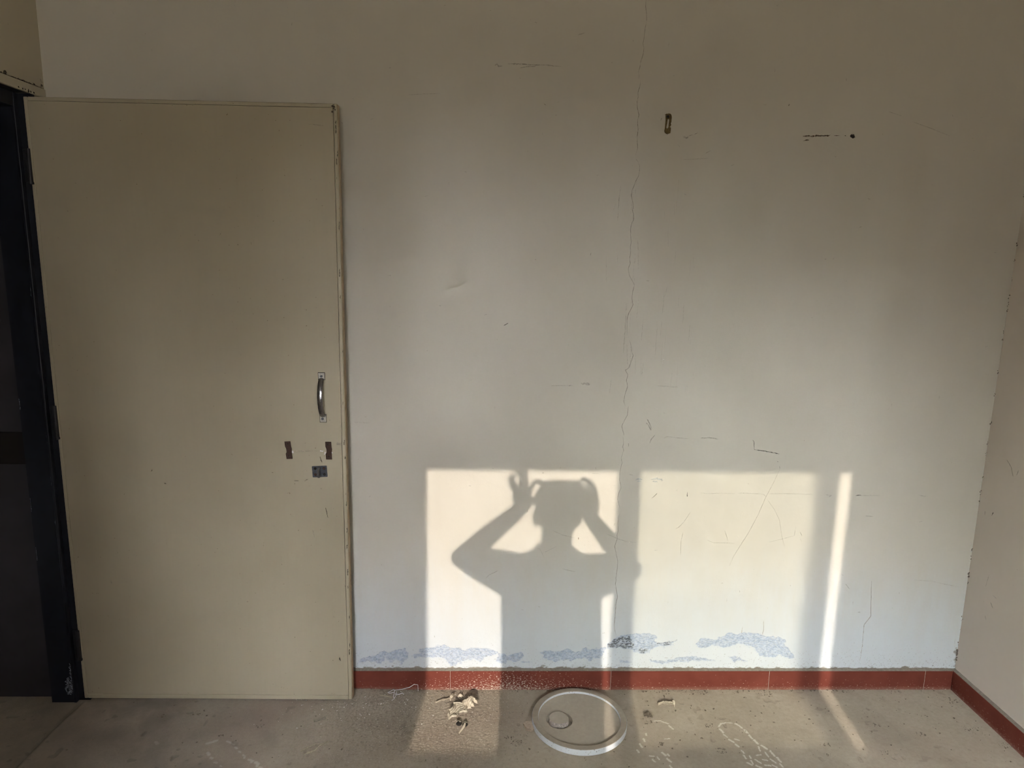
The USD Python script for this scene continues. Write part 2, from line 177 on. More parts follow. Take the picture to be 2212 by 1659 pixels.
def ribbon(pts, w, plane, jag=0.25, seed=0, step=0.006):
    """A flat irregular mark of width w along pts (x, z), as a thin raised strip on the surface that plane() places."""
    rng = np.random.default_rng(seed)
    ln = LineString(pts)
    n = max(3, int(ln.length / step) + 1)
    s = np.linspace(0, ln.length, n)
    P = np.array([ln.interpolate(k).coords[0] for k in s])
    T = np.gradient(P, axis=0); T /= np.linalg.norm(T, axis=1, keepdims=True) + 1e-12
    N = np.stack([-T[:, 1], T[:, 0]], 1)
    ends = np.minimum(1, np.minimum(s, ln.length - s) / max(ln.length * 0.12, 1e-6)) * 0.75 + 0.25
    h = 0.5 * w * ends * (1 + jag * rng.normal(size=n)).clip(0.35, 1.8)
    off = jag * 0.4 * w * rng.normal(size=n)
    A, B = P + N * (h + off)[:, None], P + N * (off - h)[:, None]
    v = np.vstack([plane(A, 0.0003), plane(B, 0.0003), plane(A, -0.0004), plane(B, -0.0004)])
    f = []
    for i in range(n - 1):
        f += [[i, n + i, n + i + 1], [i, n + i + 1, i + 1]]
        f += [[2 * n + i, i, i + 1], [2 * n + i, i + 1, 2 * n + i + 1], [n + i, 3 * n + i, 3 * n + i + 1], [n + i, 3 * n + i + 1, n + i + 1]]
    return trimesh.Trimesh(v, f, process=False)


def mat(name, nodes, links=(), surface='p.BSDF'):
    return usdkit.material(stage, '/World/Looks/' + name, nodes, links, surface=surface)


def plain(name, c, rough=0.6, metal=0.0, bump=0.0, scale=60, var=0.12, **kw):
    """Principled paint or metal whose colour varies a little with noise."""
    c = np.array(c, float)
    nodes = {'g': ('texture_coordinate', {}), 'n': ('noise_texture', {'scale': scale, 'detail': 5.0, 'roughness': 0.6}),
             'r': ('rgb_ramp', {'ramp': [(0.25, tuple(c * (1 - var))), (0.75, tuple(np.minimum(c * (1 + var), 1)))]}),
             'p': ('principled_bsdf', {'roughness': rough, 'metallic': metal, **kw})}
    links = [('g.object', 'n.vector'), ('n.fac', 'r.fac'), ('r.color', 'p.base_color')]
    if bump:
        nodes['b'] = ('bump', {'strength': bump, 'distance': 0.002})
        links += [('n.fac', 'b.height'), ('b.normal', 'p.normal')]
    return mat(name, nodes, links)


# ---------------------------------------------------------------- materials
def wall_material(name, c, blue=None):
    c = np.array(c, float)
    nodes = {
        'g': ('geometry', {}),
        'big': ('noise_texture', {'scale': 1.7, 'detail': 4.0, 'roughness': 0.55}),
        'bigr': ('rgb_ramp', {'ramp': [(0.3, tuple(c * 0.955)), (0.7, tuple(c * 1.03))]}),
        'ms': ('mapping', {'scale': (14.0, 14.0, 3.0)}),
        'mid': ('noise_texture', {'scale': 1.0, 'detail': 6.0, 'roughness': 0.7}),
        'midr': ('rgb_ramp', {'ramp': [(0.3, (0.93, 0.925, 0.915)), (0.6, (1, 1, 1))]}),
        'mul': ('mix', {'mix_type': 'multiply', 'fac': 0.22}),
        'sp': ('noise_texture', {'scale': 130.0, 'detail': 2.0, 'roughness': 0.5}),
        'spr': ('rgb_ramp', {'ramp': [(0.0, (0.55, 0.52, 0.48)), (0.215, (0.55, 0.52, 0.48)), (0.25, (1, 1, 1))]}),
        'mul2': ('mix', {'mix_type': 'multiply', 'fac': 0.6}),
        'fine': ('noise_texture', {'scale': 420.0, 'detail': 3.0}),
        'low': ('noise_texture', {'scale': 22.0, 'detail': 5.0}),
        'hsum': ('math', {'math_type': 'multiply_add', 'value2': 0.12}),
        'b': ('bump', {'strength': 0.32, 'distance': 0.004}),
        'p': ('principled_bsdf', {'roughness': 0.72, 'specular_ior_level': 0.25})}
    links = [('g.position', 'big.vector'), ('big.fac', 'bigr.fac'), ('g.position', 'ms.vector'), ('ms.vector', 'mid.vector'), ('mid.fac', 'midr.fac'),
             ('bigr.color', 'mul.color1'), ('midr.color', 'mul.color2'), ('g.position', 'sp.vector'), ('sp.fac', 'spr.fac'),
             ('mul.color', 'mul2.color1'), ('spr.color', 'mul2.color2'), ('g.position', 'fine.vector'), ('g.position', 'low.vector'),
             ('fine.fac', 'hsum.value1'), ('low.fac', 'hsum.value3'), ('hsum.value', 'b.height'), ('b.normal', 'p.normal')]
    if blue:
        nodes.update({
            'zx': ('separate_xyz', {}), 'zn': ('math', {'math_type': 'multiply_add', 'value2': 0.30}), 'zr': ('map_range', {'from_min': 0.20, 'from_max': 0.80, 'to_min': 0.9, 'to_max': 0.0, 'clamp': True, 'range_type': 'smoothstep'}), 'mw': ('mix', {'color2': (0.655, 0.71, 0.755)}),
            'at': ('attribute', {'attribute': 'layers'}), 'sep': ('separate_color', {}),
            'bn': ('noise_texture', {'scale': 90.0, 'detail': 6.0, 'roughness': 0.75}),
            'bc': ('rgb_ramp', {'ramp': [(0.30, (0.26, 0.31, 0.40)), (0.5, (0.40, 0.475, 0.60)), (0.66, (0.56, 0.64, 0.73))]}),
            'm1': ('mix', {}), 'dc': ('rgb_ramp', {'ramp': [(0.38, (0.10, 0.105, 0.115)), (0.52, (0.20, 0.215, 0.24)), (0.6, (0.56, 0.60, 0.63))]}), 'm2': ('mix', {}), 'm3': ('mix', {'color2': (0.24, 0.215, 0.18)})})
        links += [('at.color', 'sep.color'), ('g.position', 'bn.vector'), ('bn.fac', 'bc.fac'), ('bn.fac', 'dc.fac'),
                  ('g.position', 'zx.vector'), ('mid.fac', 'zn.value1'), ('zx.z', 'zn.value3'), ('zn.value', 'zr.value'), ('zr.result', 'mw.fac'), ('mul2.color', 'mw.color1'), ('mw.color', 'm1.color1'), ('bc.color', 'm1.color2'), ('sep.r', 'm1.fac'), ('m1.color', 'm2.color1'), ('dc.color', 'm2.color2'), ('sep.g', 'm2.fac'),
                  ('m2.color', 'm3.color1'), ('sep.b', 'm3.fac'), ('m3.color', 'p.base_color')]
    else:
        links.append(('mul2.color', 'p.base_color'))
    return mat(name, nodes, links)


M = {}
M['wall'] = wall_material('wall_paint', (0.60, 0.565, 0.488), blue=True)
M['wall_side'] = wall_material('side_wall_paint', (0.78, 0.715, 0.63))
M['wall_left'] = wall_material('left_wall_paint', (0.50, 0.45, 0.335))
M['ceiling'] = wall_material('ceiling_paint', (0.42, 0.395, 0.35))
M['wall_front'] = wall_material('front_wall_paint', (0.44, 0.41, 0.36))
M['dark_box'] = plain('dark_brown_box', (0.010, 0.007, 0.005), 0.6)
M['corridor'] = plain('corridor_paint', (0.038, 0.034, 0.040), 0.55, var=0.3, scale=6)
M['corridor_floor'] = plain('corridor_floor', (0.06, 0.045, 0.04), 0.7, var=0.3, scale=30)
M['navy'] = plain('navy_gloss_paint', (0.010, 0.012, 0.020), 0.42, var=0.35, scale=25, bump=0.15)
M['cream_trim'] = plain('cream_trim_paint', (0.50, 0.455, 0.34), 0.5, var=0.08, scale=18)
M['door'] = mat('door_paint', {
    'g': ('geometry', {}), 'big': ('noise_texture', {'scale': 2.2, 'detail': 5.0}),
    'r': ('rgb_ramp', {'ramp': [(0.3, (0.40, 0.352, 0.25)), (0.7, (0.45, 0.40, 0.292))]}),
    'ms': ('mapping', {'scale': (60.0, 60.0, 4.0)}), 'n': ('noise_texture', {'scale': 1.0, 'detail': 6.0, 'roughness': 0.7}),
    'nr': ('rgb_ramp', {'ramp': [(0.25, (0.86, 0.85, 0.83)), (0.55, (1, 1, 1))]}), 'mul': ('mix', {'mix_type': 'multiply', 'fac': 0.16}),
    'sp': ('noise_texture', {'scale': 110.0, 'detail': 2.0}), 'spr': ('rgb_ramp', {'ramp': [(0.0, (0.4, 0.36, 0.3)), (0.225, (0.4, 0.36, 0.3)), (0.26, (1, 1, 1))]}), 'mul2': ('mix', {'mix_type': 'multiply', 'fac': 0.7}),
    'fine': ('noise_texture', {'scale': 45.0, 'detail': 6.0}), 'b': ('bump', {'strength': 0.12, 'distance': 0.003}),
    'p': ('principled_bsdf', {'roughness': 0.5, 'specular_ior_level': 0.35})},
    [('g.position', 'big.vector'), ('big.fac', 'r.fac'), ('g.position', 'ms.vector'), ('ms.vector', 'n.vector'), ('n.fac', 'nr.fac'), ('r.color', 'mul.color1'), ('nr.color', 'mul.color2'),
     ('g.position', 'sp.vector'), ('sp.fac', 'spr.fac'), ('mul.color', 'mul2.color1'), ('spr.color', 'mul2.color2'), ('mul2.color', 'p.base_color'), ('g.position', 'fine.vector'), ('fine.fac', 'b.height'), ('b.normal', 'p.normal')])
M['door_edge'] = plain('worn_door_edge', (0.40, 0.30, 0.19), 0.6, var=0.25, scale=35)
M['floor'] = mat('dusty_floor', {
    'g': ('geometry', {}), 'at': ('attribute', {'attribute': 'layers'}), 'sep': ('separate_color', {}),
    'big': ('noise_texture', {'scale': 3.2, 'detail': 6.0, 'roughness': 0.6}), 'r': ('rgb_ramp', {'ramp': [(0.28, (0.305, 0.262, 0.205)), (0.5, (0.365, 0.317, 0.252)), (0.72, (0.41, 0.36, 0.29))]}),
    'n': ('noise_texture', {'scale': 70.0, 'detail': 7.0, 'roughness': 0.7}), 'nr': ('rgb_ramp', {'ramp': [(0.3, (0.86, 0.85, 0.84)), (0.6, (1.02, 1.02, 1.02))]}), 'mul': ('mix', {'mix_type': 'multiply', 'fac': 0.8}),
    'rn': ('noise_texture', {'scale': 2.1, 'detail': 3.0}), 'rr': ('rgb_ramp', {'ramp': [(0.52, (0, 0, 0)), (0.75, (0.35, 0.35, 0.35))]}), 'mr': ('mix', {'color2': (0.27, 0.19, 0.16)}),
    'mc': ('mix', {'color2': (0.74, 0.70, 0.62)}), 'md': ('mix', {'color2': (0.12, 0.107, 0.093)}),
    'f': ('noise_texture', {'scale': 260.0, 'detail': 5.0, 'roughness': 0.65}), 'f2': ('noise_texture', {'scale': 620.0, 'detail': 3.0, 'roughness': 0.6}), 'bm': ('math', {'math_type': 'multiply'}), 'bs': ('math', {'math_type': 'multiply_add', 'value2': 0.35}), 'b': ('bump', {'strength': 0.45, 'distance': 0.006}),
    'p': ('principled_bsdf', {'roughness': 0.95, 'specular_ior_level': 0.1, 'diffuse_roughness': 1.0})},
    [('g.position', 'big.vector'), ('big.fac', 'r.fac'), ('g.position', 'n.vector'), ('n.fac', 'nr.fac'), ('r.color', 'mul.color1'), ('nr.color', 'mul.color2'),
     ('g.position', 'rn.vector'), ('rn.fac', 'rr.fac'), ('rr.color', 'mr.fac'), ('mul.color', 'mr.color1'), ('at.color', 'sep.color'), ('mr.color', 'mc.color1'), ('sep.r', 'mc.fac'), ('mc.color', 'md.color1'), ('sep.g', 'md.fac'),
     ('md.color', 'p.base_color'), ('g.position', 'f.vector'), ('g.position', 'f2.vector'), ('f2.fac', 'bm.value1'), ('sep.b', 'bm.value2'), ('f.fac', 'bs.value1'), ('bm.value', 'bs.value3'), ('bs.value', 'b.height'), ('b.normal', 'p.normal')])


def skirting_material(name, chips):
    nodes = {
        'g': ('geometry', {}), 'n': ('noise_texture', {'scale': 9.0, 'detail': 5.0}), 'r': ('rgb_ramp', {'ramp': [(0.3, (0.145, 0.036, 0.025)), (0.7, (0.195, 0.053, 0.037))]}),
        'sx': ('separate_xyz', {}), 'zr': ('map_range', {'from_min': 0.0, 'from_max': 0.07, 'to_min': 0.085, 'to_max': -0.02, 'clamp': True}),
        'xm': ('math', {'math_type': 'subtract', 'value2': 1.53}), 'xa': ('math', {'math_type': 'absolute'}), 'xr': ('map_range', {'from_min': 0.0, 'from_max': 0.42, 'to_min': 0.115, 'to_max': 0.0, 'clamp': True}),
        'ms': ('mapping', {'scale': (120.0, 120.0, 270.0)}), 'cn': ('noise_texture', {'scale': 1.0, 'detail': 4.0, 'roughness': 0.6}), 's1': ('math', {'math_type': 'add'}), 's2': ('math', {'math_type': 'add'}),
        'cr': ('rgb_ramp', {'ramp': [(0.69, (0, 0, 0)), (0.73, (1, 1, 1))]}), 'm': ('mix', {'color2': (0.60, 0.50, 0.42)}),
        'dz': ('map_range', {'from_min': 0.0, 'from_max': 0.016, 'to_min': 0.75, 'to_max': 0.0, 'clamp': True}), 'dn': ('noise_texture', {'scale': 40.0, 'detail': 4.0}), 'dm': ('math', {'math_type': 'multiply'}), 'md': ('mix', {'color2': (0.36, 0.25, 0.20)}),
        'fn': ('noise_texture', {'scale': 120.0, 'detail': 4.0}), 'b': ('bump', {'strength': 0.2, 'distance': 0.002}),
        'p': ('principled_bsdf', {'roughness': 0.7, 'specular_ior_level': 0.12})}
    links = [('g.position', 'n.vector'), ('n.fac', 'r.fac'), ('g.position', 'sx.vector'), ('sx.z', 'zr.value'), ('sx.x', 'xm.value1'), ('xm.value', 'xa.value1'), ('xa.value', 'xr.value'),
             ('g.position', 'ms.vector'), ('ms.vector', 'cn.vector'), ('cn.fac', 's1.value1'), ('zr.result', 's1.value2'), ('s1.value', 's2.value1'), ('s2.value', 'cr.fac'),
             ('r.color', 'm.color1'), ('cr.color', 'm.fac'), ('m.color', 'md.color1'), ('sx.z', 'dz.value'), ('dz.result', 'dm.value1'), ('g.position', 'dn.vector'), ('dn.fac', 'dm.value2'), ('dm.value', 'md.fac'), ('md.color', 'p.base_color'),
             ('g.position', 'fn.vector'), ('fn.fac', 'b.height'), ('b.normal', 'p.normal')]
    if chips:
        links.append(('xr.result', 's2.value2'))
    else:
        nodes['s2'][1]['value2'] = 0.0
    return mat(name, nodes, links)


M['skirting'] = skirting_material('red_skirting', True)
M['skirting_side'] = skirting_material('red_skirting_side', False)
M['dust'] = plain('ledge_dust', (0.27, 0.245, 0.205), 0.95, var=0.25, scale=120, bump=0.5)
M['grout'] = plain('pale_grout', (0.42, 0.36, 0.31), 0.9, var=0.2, scale=90)


def faint(name, c, a0, a1):
    return mat(name, {'g': ('geometry', {}), 'n': ('noise_texture', {'scale': 190.0, 'detail': 3.0}), 'r': ('map_range', {'from_min': 0.35, 'from_max': 0.65, 'to_min': a0, 'to_max': a1, 'clamp': True}),
                      't': ('transparent_bsdf', {'color': (1, 1, 1)}), 'd': ('diffuse_bsdf', {'color': c}), 'm': ('mix_closure', {})},
               [('g.position', 'n.vector'), ('n.fac', 'r.value'), ('r.result', 'm.fac'), ('t.BSDF', 'm.closure1'), ('d.BSDF', 'm.closure2')], surface='m.closure')


M['scuff'] = faint('faint_scuff', (0.33, 0.30, 0.25), 0.08, 0.7)
M['trowel'] = faint('trowel_mark', (0.42, 0.39, 0.33), 0.0, 0.36)
M['scratch'] = faint('dark_scratch', (0.075, 0.065, 0.055), 0.55, 1.0)
M['crack'] = faint('hairline_crack', (0.33, 0.295, 0.25), 0.25, 0.9)
M['rust_mark'] = faint('rust_streak', (0.10, 0.045, 0.02), 0.35, 1.0)
M['steel'] = plain('worn_steel', (0.36, 0.36, 0.38), 0.24, 1.0, var=0.2, scale=160, bump=0.15)
M['dull_steel'] = plain('dull_grey_steel', (0.10, 0.108, 0.125), 0.38, 0.85, var=0.35, scale=120, bump=0.2)
M['plate_paint'] = plain('paint_smeared_steel', (0.40, 0.38, 0.33), 0.45, 0.25, var=0.35, scale=240, bump=0.3)
M['rust'] = plain('brown_rust', (0.052, 0.026, 0.017), 0.85, 0.0, var=0.4, scale=220, bump=0.5)
M['black_metal'] = plain('black_painted_metal', (0.014, 0.014, 0.018), 0.5, 0.0, var=0.4, scale=120)
M['ochre_rust'] = plain('ochre_rust', (0.125, 0.085, 0.028), 0.8, 0.1, var=0.65, scale=260, bump=0.5)
M['hole'] = plain('dark_hole', (0.015, 0.012, 0.01), 0.9)
M['white_flake'] = plain('white_paint_flake', (0.74, 0.74, 0.75), 0.7, var=0.06)
M['blue_flake'] = plain('pale_blue_flake', (0.30, 0.36, 0.45), 0.7, var=0.25, scale=200)
M['window_frame'] = plain('grey_window_frame', (0.35, 0.35, 0.35), 0.4, 0.2)
M['lid_white'] = mat('dusty_white_plastic', {
    'g': ('geometry', {}), 'sx': ('separate_xyz', {}), 'up': ('map_range', {'from_min': 0.35, 'from_max': 0.8, 'to_min': 0.0, 'to_max': 1.0, 'clamp': True}),
    'n': ('noise_texture', {'scale': 55.0, 'detail': 5.0}), 'nr': ('rgb_ramp', {'ramp': [(0.3, (0.345, 0.30, 0.24)), (0.7, (0.405, 0.357, 0.29))]}),
    'e': ('noise_texture', {'scale': 150.0, 'detail': 4.0}), 'er': ('rgb_ramp', {'ramp': [(0.30, (0.30, 0.28, 0.26)), (0.37, (0.74, 0.77, 0.80))]}), 'm': ('mix', {}),
    'p': ('principled_bsdf', {'roughness': 0.6, 'specular_ior_level': 0.3})},
    [('g.normal', 'sx.vector'), ('sx.z', 'up.value'), ('g.position', 'n.vector'), ('n.fac', 'nr.fac'), ('g.position', 'e.vector'), ('e.fac', 'er.fac'), ('er.color', 'm.color1'), ('nr.color', 'm.color2'), ('up.result', 'm.fac'), ('m.color', 'p.base_color')])
M['lid_dust'] = plain('settled_dust', (0.375, 0.328, 0.265), 0.92, var=0.08, scale=60, bump=0.1, diffuse_roughness=1.0)
M['cap_rust'] = plain('chipped_cap', (0.50, 0.44, 0.40), 0.6, var=0.6, scale=170)
M['leaf'] = plain('dry_leaf', (0.50, 0.445, 0.35), 0.85, var=0.22, scale=90, bump=0.5)
M['leaf_pale'] = plain('pale_leaf_scrap', (0.58, 0.51, 0.40), 0.85, var=0.15, scale=90, bump=0.4)
M['twig'] = plain('dry_twig', (0.40, 0.345, 0.25), 0.85, var=0.25, scale=150, bump=0.4)
M['chip'] = plain('grey_wood_chip', (0.30, 0.27, 0.215), 0.85, var=0.25, scale=150)
M['thread'] = plain('white_plastic_thread', (0.72, 0.72, 0.74), 0.5, var=0.05)
M['crumb'] = plain('dark_crumb', (0.165, 0.135, 0.105), 0.9, var=0.4, scale=300)
M['white_crumb'] = plain('white_plaster_crumb', (0.66, 0.64, 0.60), 0.9, var=0.15, scale=300)
M['flake'] = plain('plaster_flake', (0.43, 0.345, 0.27), 0.9, var=0.3, scale=140, bump=0.4)
NB_S = 1.0
TB_X, TB_H = 4.6, 9.0
LB_X, LB_H = -5.7, 7.0
M['facade'] = plain('grey_facade', (0.30, 0.28, 0.25), 0.9, scale=3)
M['outside'] = plain('dry_ground', (0.15, 0.125, 0.09), 0.95, var=0.2, scale=1.5)
M['skin'] = plain('skin', (0.40, 0.235, 0.155), 0.5, var=0.05)
M['hair'] = plain('black_hair', (0.012, 0.010, 0.009), 0.5, var=0.3, scale=220, bump=0.5)
M['shirt'] = plain('blue_grey_shirt', (0.20, 0.25, 0.33), 0.9, var=0.12, scale=40, bump=0.2)
M['trousers'] = plain('dark_trousers', (0.045, 0.05, 0.065), 0.9, var=0.15, scale=60)
M['shoe'] = plain('black_shoe', (0.02, 0.02, 0.02), 0.5)
M['phone'] = plain('black_phone_glass', (0.012, 0.012, 0.014), 0.15, var=0.05)
M['eye'] = plain('eye_white', (0.7, 0.69, 0.66), 0.25, var=0.03)
# the old pane: a dark ramp added at one side softens the sunlit edge
M['pane'] = mat('old_window_glass', {
    'g': ('geometry', {}), 'sx': ('separate_xyz', {}), 'xr': ('map_range', {'from_min': 2.285, 'from_max': 2.362, 'to_min': 1.0, 'to_max': 0.05, 'clamp': True, 'range_type': 'smoothstep'}),
    'n': ('noise_texture', {'scale': 11.0, 'detail': 3.0}), 'nr': ('map_range', {'from_min': 0.3, 'from_max': 0.7, 'to_min': 0.86, 'to_max': 1.0, 'clamp': True}), 'mu': ('math', {'math_type': 'multiply'}),
    'col': ('mix', {'mix_type': 'multiply', 'fac': 1.0, 'color1': (0.87, 0.885, 0.85)}),
    't': ('transparent_bsdf', {}), 'gl': ('glossy_bsdf', {'color': (1, 1, 1), 'roughness': 0.02}), 'fr': ('fresnel', {'IOR': 1.45}), 'm': ('mix_closure', {})},
    [('g.position', 'sx.vector'), ('sx.x', 'xr.value'), ('g.position', 'n.vector'), ('n.fac', 'nr.value'), ('xr.result', 'mu.value1'), ('nr.result', 'mu.value2'), ('mu.value', 'col.color2'), ('col.color', 't.color'),
     ('fr.fac', 'm.fac'), ('t.BSDF', 'm.closure1'), ('gl.BSDF', 'm.closure2')], surface='m.closure')

# ---------------------------------------------------------------- the setting: floor
x0, x1, y0 = -0.62, RW, -0.66
nx, ny = int((x1 - x0) / 0.0025) + 1, int(-y0 / 0.0025) + 1
gx, gy = np.linspace(x0, x1, nx), np.linspace(y0, 0.0, ny)
X, Y = np.meshgrid(gx, gy, indexing='ij')
P3 = np.stack([X, Y, np.zeros_like(X)], -1)
crumbly = sstep(X, 0.62, 1.05) * (1 - sstep(X, 1.40, 1.62)) * (0.45 + 0.55 * sstep(Y, -0.50, -0.28)) + 0.35 * sstep(Y, -0.05, -0.02)
h = 0.0010 * (meshkit.fbm(P3 * 22, 4, 3) - 0.5) + 0.0004 * (meshkit.noise(P3 * 190, 5) - 0.5)
grain = meshkit.fbm(P3 * np.array([230, 260, 1]), 2, 9)
h += crumbly * (0.0032 * np.clip(grain - 0.50, 0, 1) * 2 + 0.0005 * (meshkit.fbm(P3 * 75, 3, 11) - 0.5))
spots = np.clip(meshkit.noise(P3 * 60, 21) * meshkit.noise(P3 * 23, 22) - 0.60, 0, 1)
h -= spots * 0.010
gl = X + 0.028 - 0.055 * (Y + 0.09) + 0.006 * (meshkit.noise(P3 * 14, 31) - 0.5)      # the worn joint under the door
h += np.where(Y < -0.085, -0.0065 * np.exp(-(gl / 0.006) ** 2) + 0.0042 * np.exp(-((gl - 0.020) / 0.013) ** 2), 0)
h += 0.006 * np.exp(-((X - 0.93) / 0.16) ** 2) * sstep(Y, -0.075, -0.018)              # dirt swept against the skirting
h *= sstep(X, x0, x0 + 0.03)
chalk = np.zeros_like(X)
for pts, w, a in PRINTS:
    lo, hi = np.min(pts, 0) - 0.02, np.max(pts, 0) + 0.02
    i0, i1 = np.searchsorted(gx, [lo[0], hi[0]]); j0, j1 = np.searchsorted(gy, [lo[1], hi[1]])
    if i1 <= i0 or j1 <= j0:
        continue
    S = np.stack([X[i0:i1, j0:j1], Y[i0:i1, j0:j1]], -1)
    d = shapely.distance(LineString(pts), shapely.points(S))
    d = d + 0.0024 * (meshkit.noise(np.concatenate([S * 260, np.zeros(S.shape[:2] + (1,))], -1), 77) - 0.5)
    chalk[i0:i1, j0:j1] = np.maximum(chalk[i0:i1, j0:j1], a * 0.62 * (1 - sstep(d, w * 0.7, w * 0.7 + 0.0016)))
stain_and_shade = sstep(meshkit.fbm(P3 * 7, 4, 41), 0.60, 0.74) * 0.13 + crumbly * sstep(meshkit.noise(P3 * 210, 44), 0.72, 0.9) * 0.35 + np.clip(spots * 4, 0, 0.2) + 0.15 * np.exp(-(gl / 0.007) ** 2) * (Y < -0.085) + 0.50 * (1 - sstep(X + 0.25 * (meshkit.fbm(P3 * 5, 3, 47) - 0.5), 0.25, 1.05)) * (0.6 + 0.8 * meshkit.fbm(P3 * 11, 3, 48))  # stains and darker groove, plus the dim light at left painted into the colour
fv = np.stack([X, Y, h], -1).reshape(-1, 3)
ff = grid_faces(nx, ny)
layers = np.stack([chalk, np.clip(stain_and_shade, 0, 1), np.clip(crumbly, 0, 1)], -1).reshape(-1, 3)
cv = np.array([[x0, -RD - 0.15, 0], [RW + 0.15, -RD - 0.15, 0], [RW + 0.15, y0, 0], [x0, y0, 0]])
nf = len(fv)
fv = np.vstack([fv, cv]); ff = np.vstack([ff, [[nf, nf + 1, nf + 2], [nf, nf + 2, nf + 3]]])
layers = np.vstack([layers, np.zeros((4, 3))])
floor = thing('floor', 'bare cement floor under a coat of brown dust with footprints', 'floor', kind='structure')
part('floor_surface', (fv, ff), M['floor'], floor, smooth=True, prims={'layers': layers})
part('slab', box(x0, RW + 0.15, -RD - 0.15, 0.15, -0.16, -0.012), M['dust'], floor)

# ---------------------------------------------------------------- back wall: plain field above, dense flaking band below
wall_back = thing('wall_back', 'wide off-white painted back wall with a long hairline crack', 'wall', kind='structure')
bx0, bz0, bz1 = 0.95, 0.0, 0.40
nx, nz = int((RW - bx0) / 0.002) + 1, int((bz1 - bz0) / 0.002) + 1
gx, gz = np.linspace(bx0, RW, nx), np.linspace(bz0, bz1, nz)
X, Z = np.meshgrid(gx, gz, indexing='ij')
P3 = np.stack([X, 0 * X, Z], -1)
wob = np.stack([meshkit.fbm(P3 * 45, 4, 51) - 0.5, meshkit.fbm(P3 * 45, 4, 52) - 0.5], -1) * 0.032
S = np.stack([X, Z], -1) + wob
fl = meshkit.fbm(P3 * np.array([150, 1, 230]), 3, 53)


def inside(polys, soft=0.002):
    out = np.zeros(X.shape)
    for p in polys:
        pg = Polygon(p).buffer(0)
        lo, hi = np.array(pg.bounds[:2]) - 0.03, np.array(pg.bounds[2:]) + 0.03
        i0, i1 = np.searchsorted(gx, [lo[0], hi[0]]); j0, j1 = np.searchsorted(gz, [lo[1], hi[1]])
        pt = shapely.points(S[i0:i1, j0:j1])
        d = np.where(shapely.contains(pg, pt), shapely.distance(pg.boundary, pt), -shapely.distance(pg, pt))
        out[i0:i1, j0:j1] = np.maximum(out[i0:i1, j0:j1], sstep(d, -soft, soft))
    return out


peel = inside(PEELS) * (0.50 + 0.45 * sstep(fl, 0.40, 0.56))
bare = inside(DARKS) * sstep(fl, 0.36, 0.52)
low = meshkit.fbm(np.stack([X * 75, 0 * X, Z * 75], -1), 3, 55)
lump = np.clip(meshkit.noise(np.stack([X * 26, 0 * X, 0 * X], -1), 58) - 0.66, 0, 1) * 0.028
spat = sstep(low - (Z - 0.080) * 26 - 0.02, 0.40, 0.52) * 0.7
spat = np.maximum(spat, sstep(0.0835 + lump + 0.010 * (low - 0.5) - Z, 0, 0.002))
spk = sstep(meshkit.noise(P3 * 330, 57) - np.clip(Z - 0.09, 0, 1) * 1.4, 0.80, 0.88) * 0.5
spat = np.clip(np.maximum(spat, spk), 0, 1)
spat = np.maximum(spat, sstep(meshkit.fbm(P3 * 60, 3, 59) - (RW - X) * 14 - np.clip(Z - 0.1, 0, 1) * 1.5, 0.36, 0.50) * 0.8)
yv = 0.0013 * peel + 0.0012 * bare - 0.0010 * np.abs(np.gradient(peel, axis=0)) - 0.0016 * spat * sstep(0.12 - Z, 0, 0.03)
bv = np.stack([X, yv, Z], -1).reshape(-1, 3)
bf = grid_faces(nx, nz)[:, ::1]
bl = np.stack([peel, bare, spat], -1).reshape(-1, 3)
n0 = len(bv)
fx = [(0 - 0.0, bx0, 0.0, bz1), (0.0, RW, bz1, WH)]
ev, ef = [], []
for a, b, c, d in fx:
    k = n0 + len(ev)
    ev += [[a, 0, c], [b, 0, c], [b, 0, d], [a, 0, d]]
    ef += [[k, k + 1, k + 2], [k, k + 2, k + 3]]
part('plaster', (np.vstack([bv, ev]), np.vstack([bf, ef])), M['wall'], wall_back, prims={'layers': np.vstack([bl, np.zeros((len(ev), 3))])})
part('masonry', box(0.0, RW, 0.004, 0.15, 0, WH), M['dust'], wall_back)


def on_back(P, out):
    P = np.asarray(P)
    return np.stack([P[:, 0], np.full(len(P), -out), P[:, 1]], 1)


part('crack', cat(*[ribbon(c, 0.0015, on_back, 0.35, 100 + i, 0.004) for i, c in enumerate(CRACKS[:8])]), M['crack'], wall_back, label='long vertical hairline crack in the plaster')
for i, c in enumerate(CRACKS[8:]):
    part('crack', ribbon(c, 0.0017, on_back, 0.35, 120 + i, 0.004), M['crack'], wall_back)
for i, (c, w, t) in enumerate(SCRATCHES):
    part(('scuff', 'scratch', 'rust_streak')[t], ribbon(c, w * 0.8, on_back, 0.38, 200 + i, 0.004), M[('scuff', 'scratch', 'rust_mark')[t]], wall_back)
# trowel marks round the crack, and small specks all over the wall
rng = np.random.default_rng(81)
tm = []
for k in range(46):
    x = rng.choice([1.86, 1.925, 1.96, 2.05, 2.09, 2.15]) + rng.normal() * 0.02
    z = rng.uniform(1.15, 1.85); L = rng.uniform(0.02, 0.12)
    tm.append(ribbon([(x, z), (x + rng.normal() * 0.004, z + L)], rng.uniform(0.0008, 0.002), on_back, 0.7, 900 + k, 0.004))
part('trowel_marks', cat(*tm), M['trowel'], wall_back, kind='stuff')
sm = []
for k in range(230):
    x, z = rng.uniform(0.2, 3.25), rng.uniform(0.2, 2.45)
    a, L = rng.uniform(-0.5, 0.5), 0.002 + 0.010 * rng.random() ** 2.5
    if rng.random() < 0.35:
        a += PI / 2
    sm.append(ribbon([(x, z), (x + L * math.cos(a), z + L * math.sin(a))], rng.uniform(0.0008, 0.0022), on_back, 0.6, 1000 + k, 0.002))
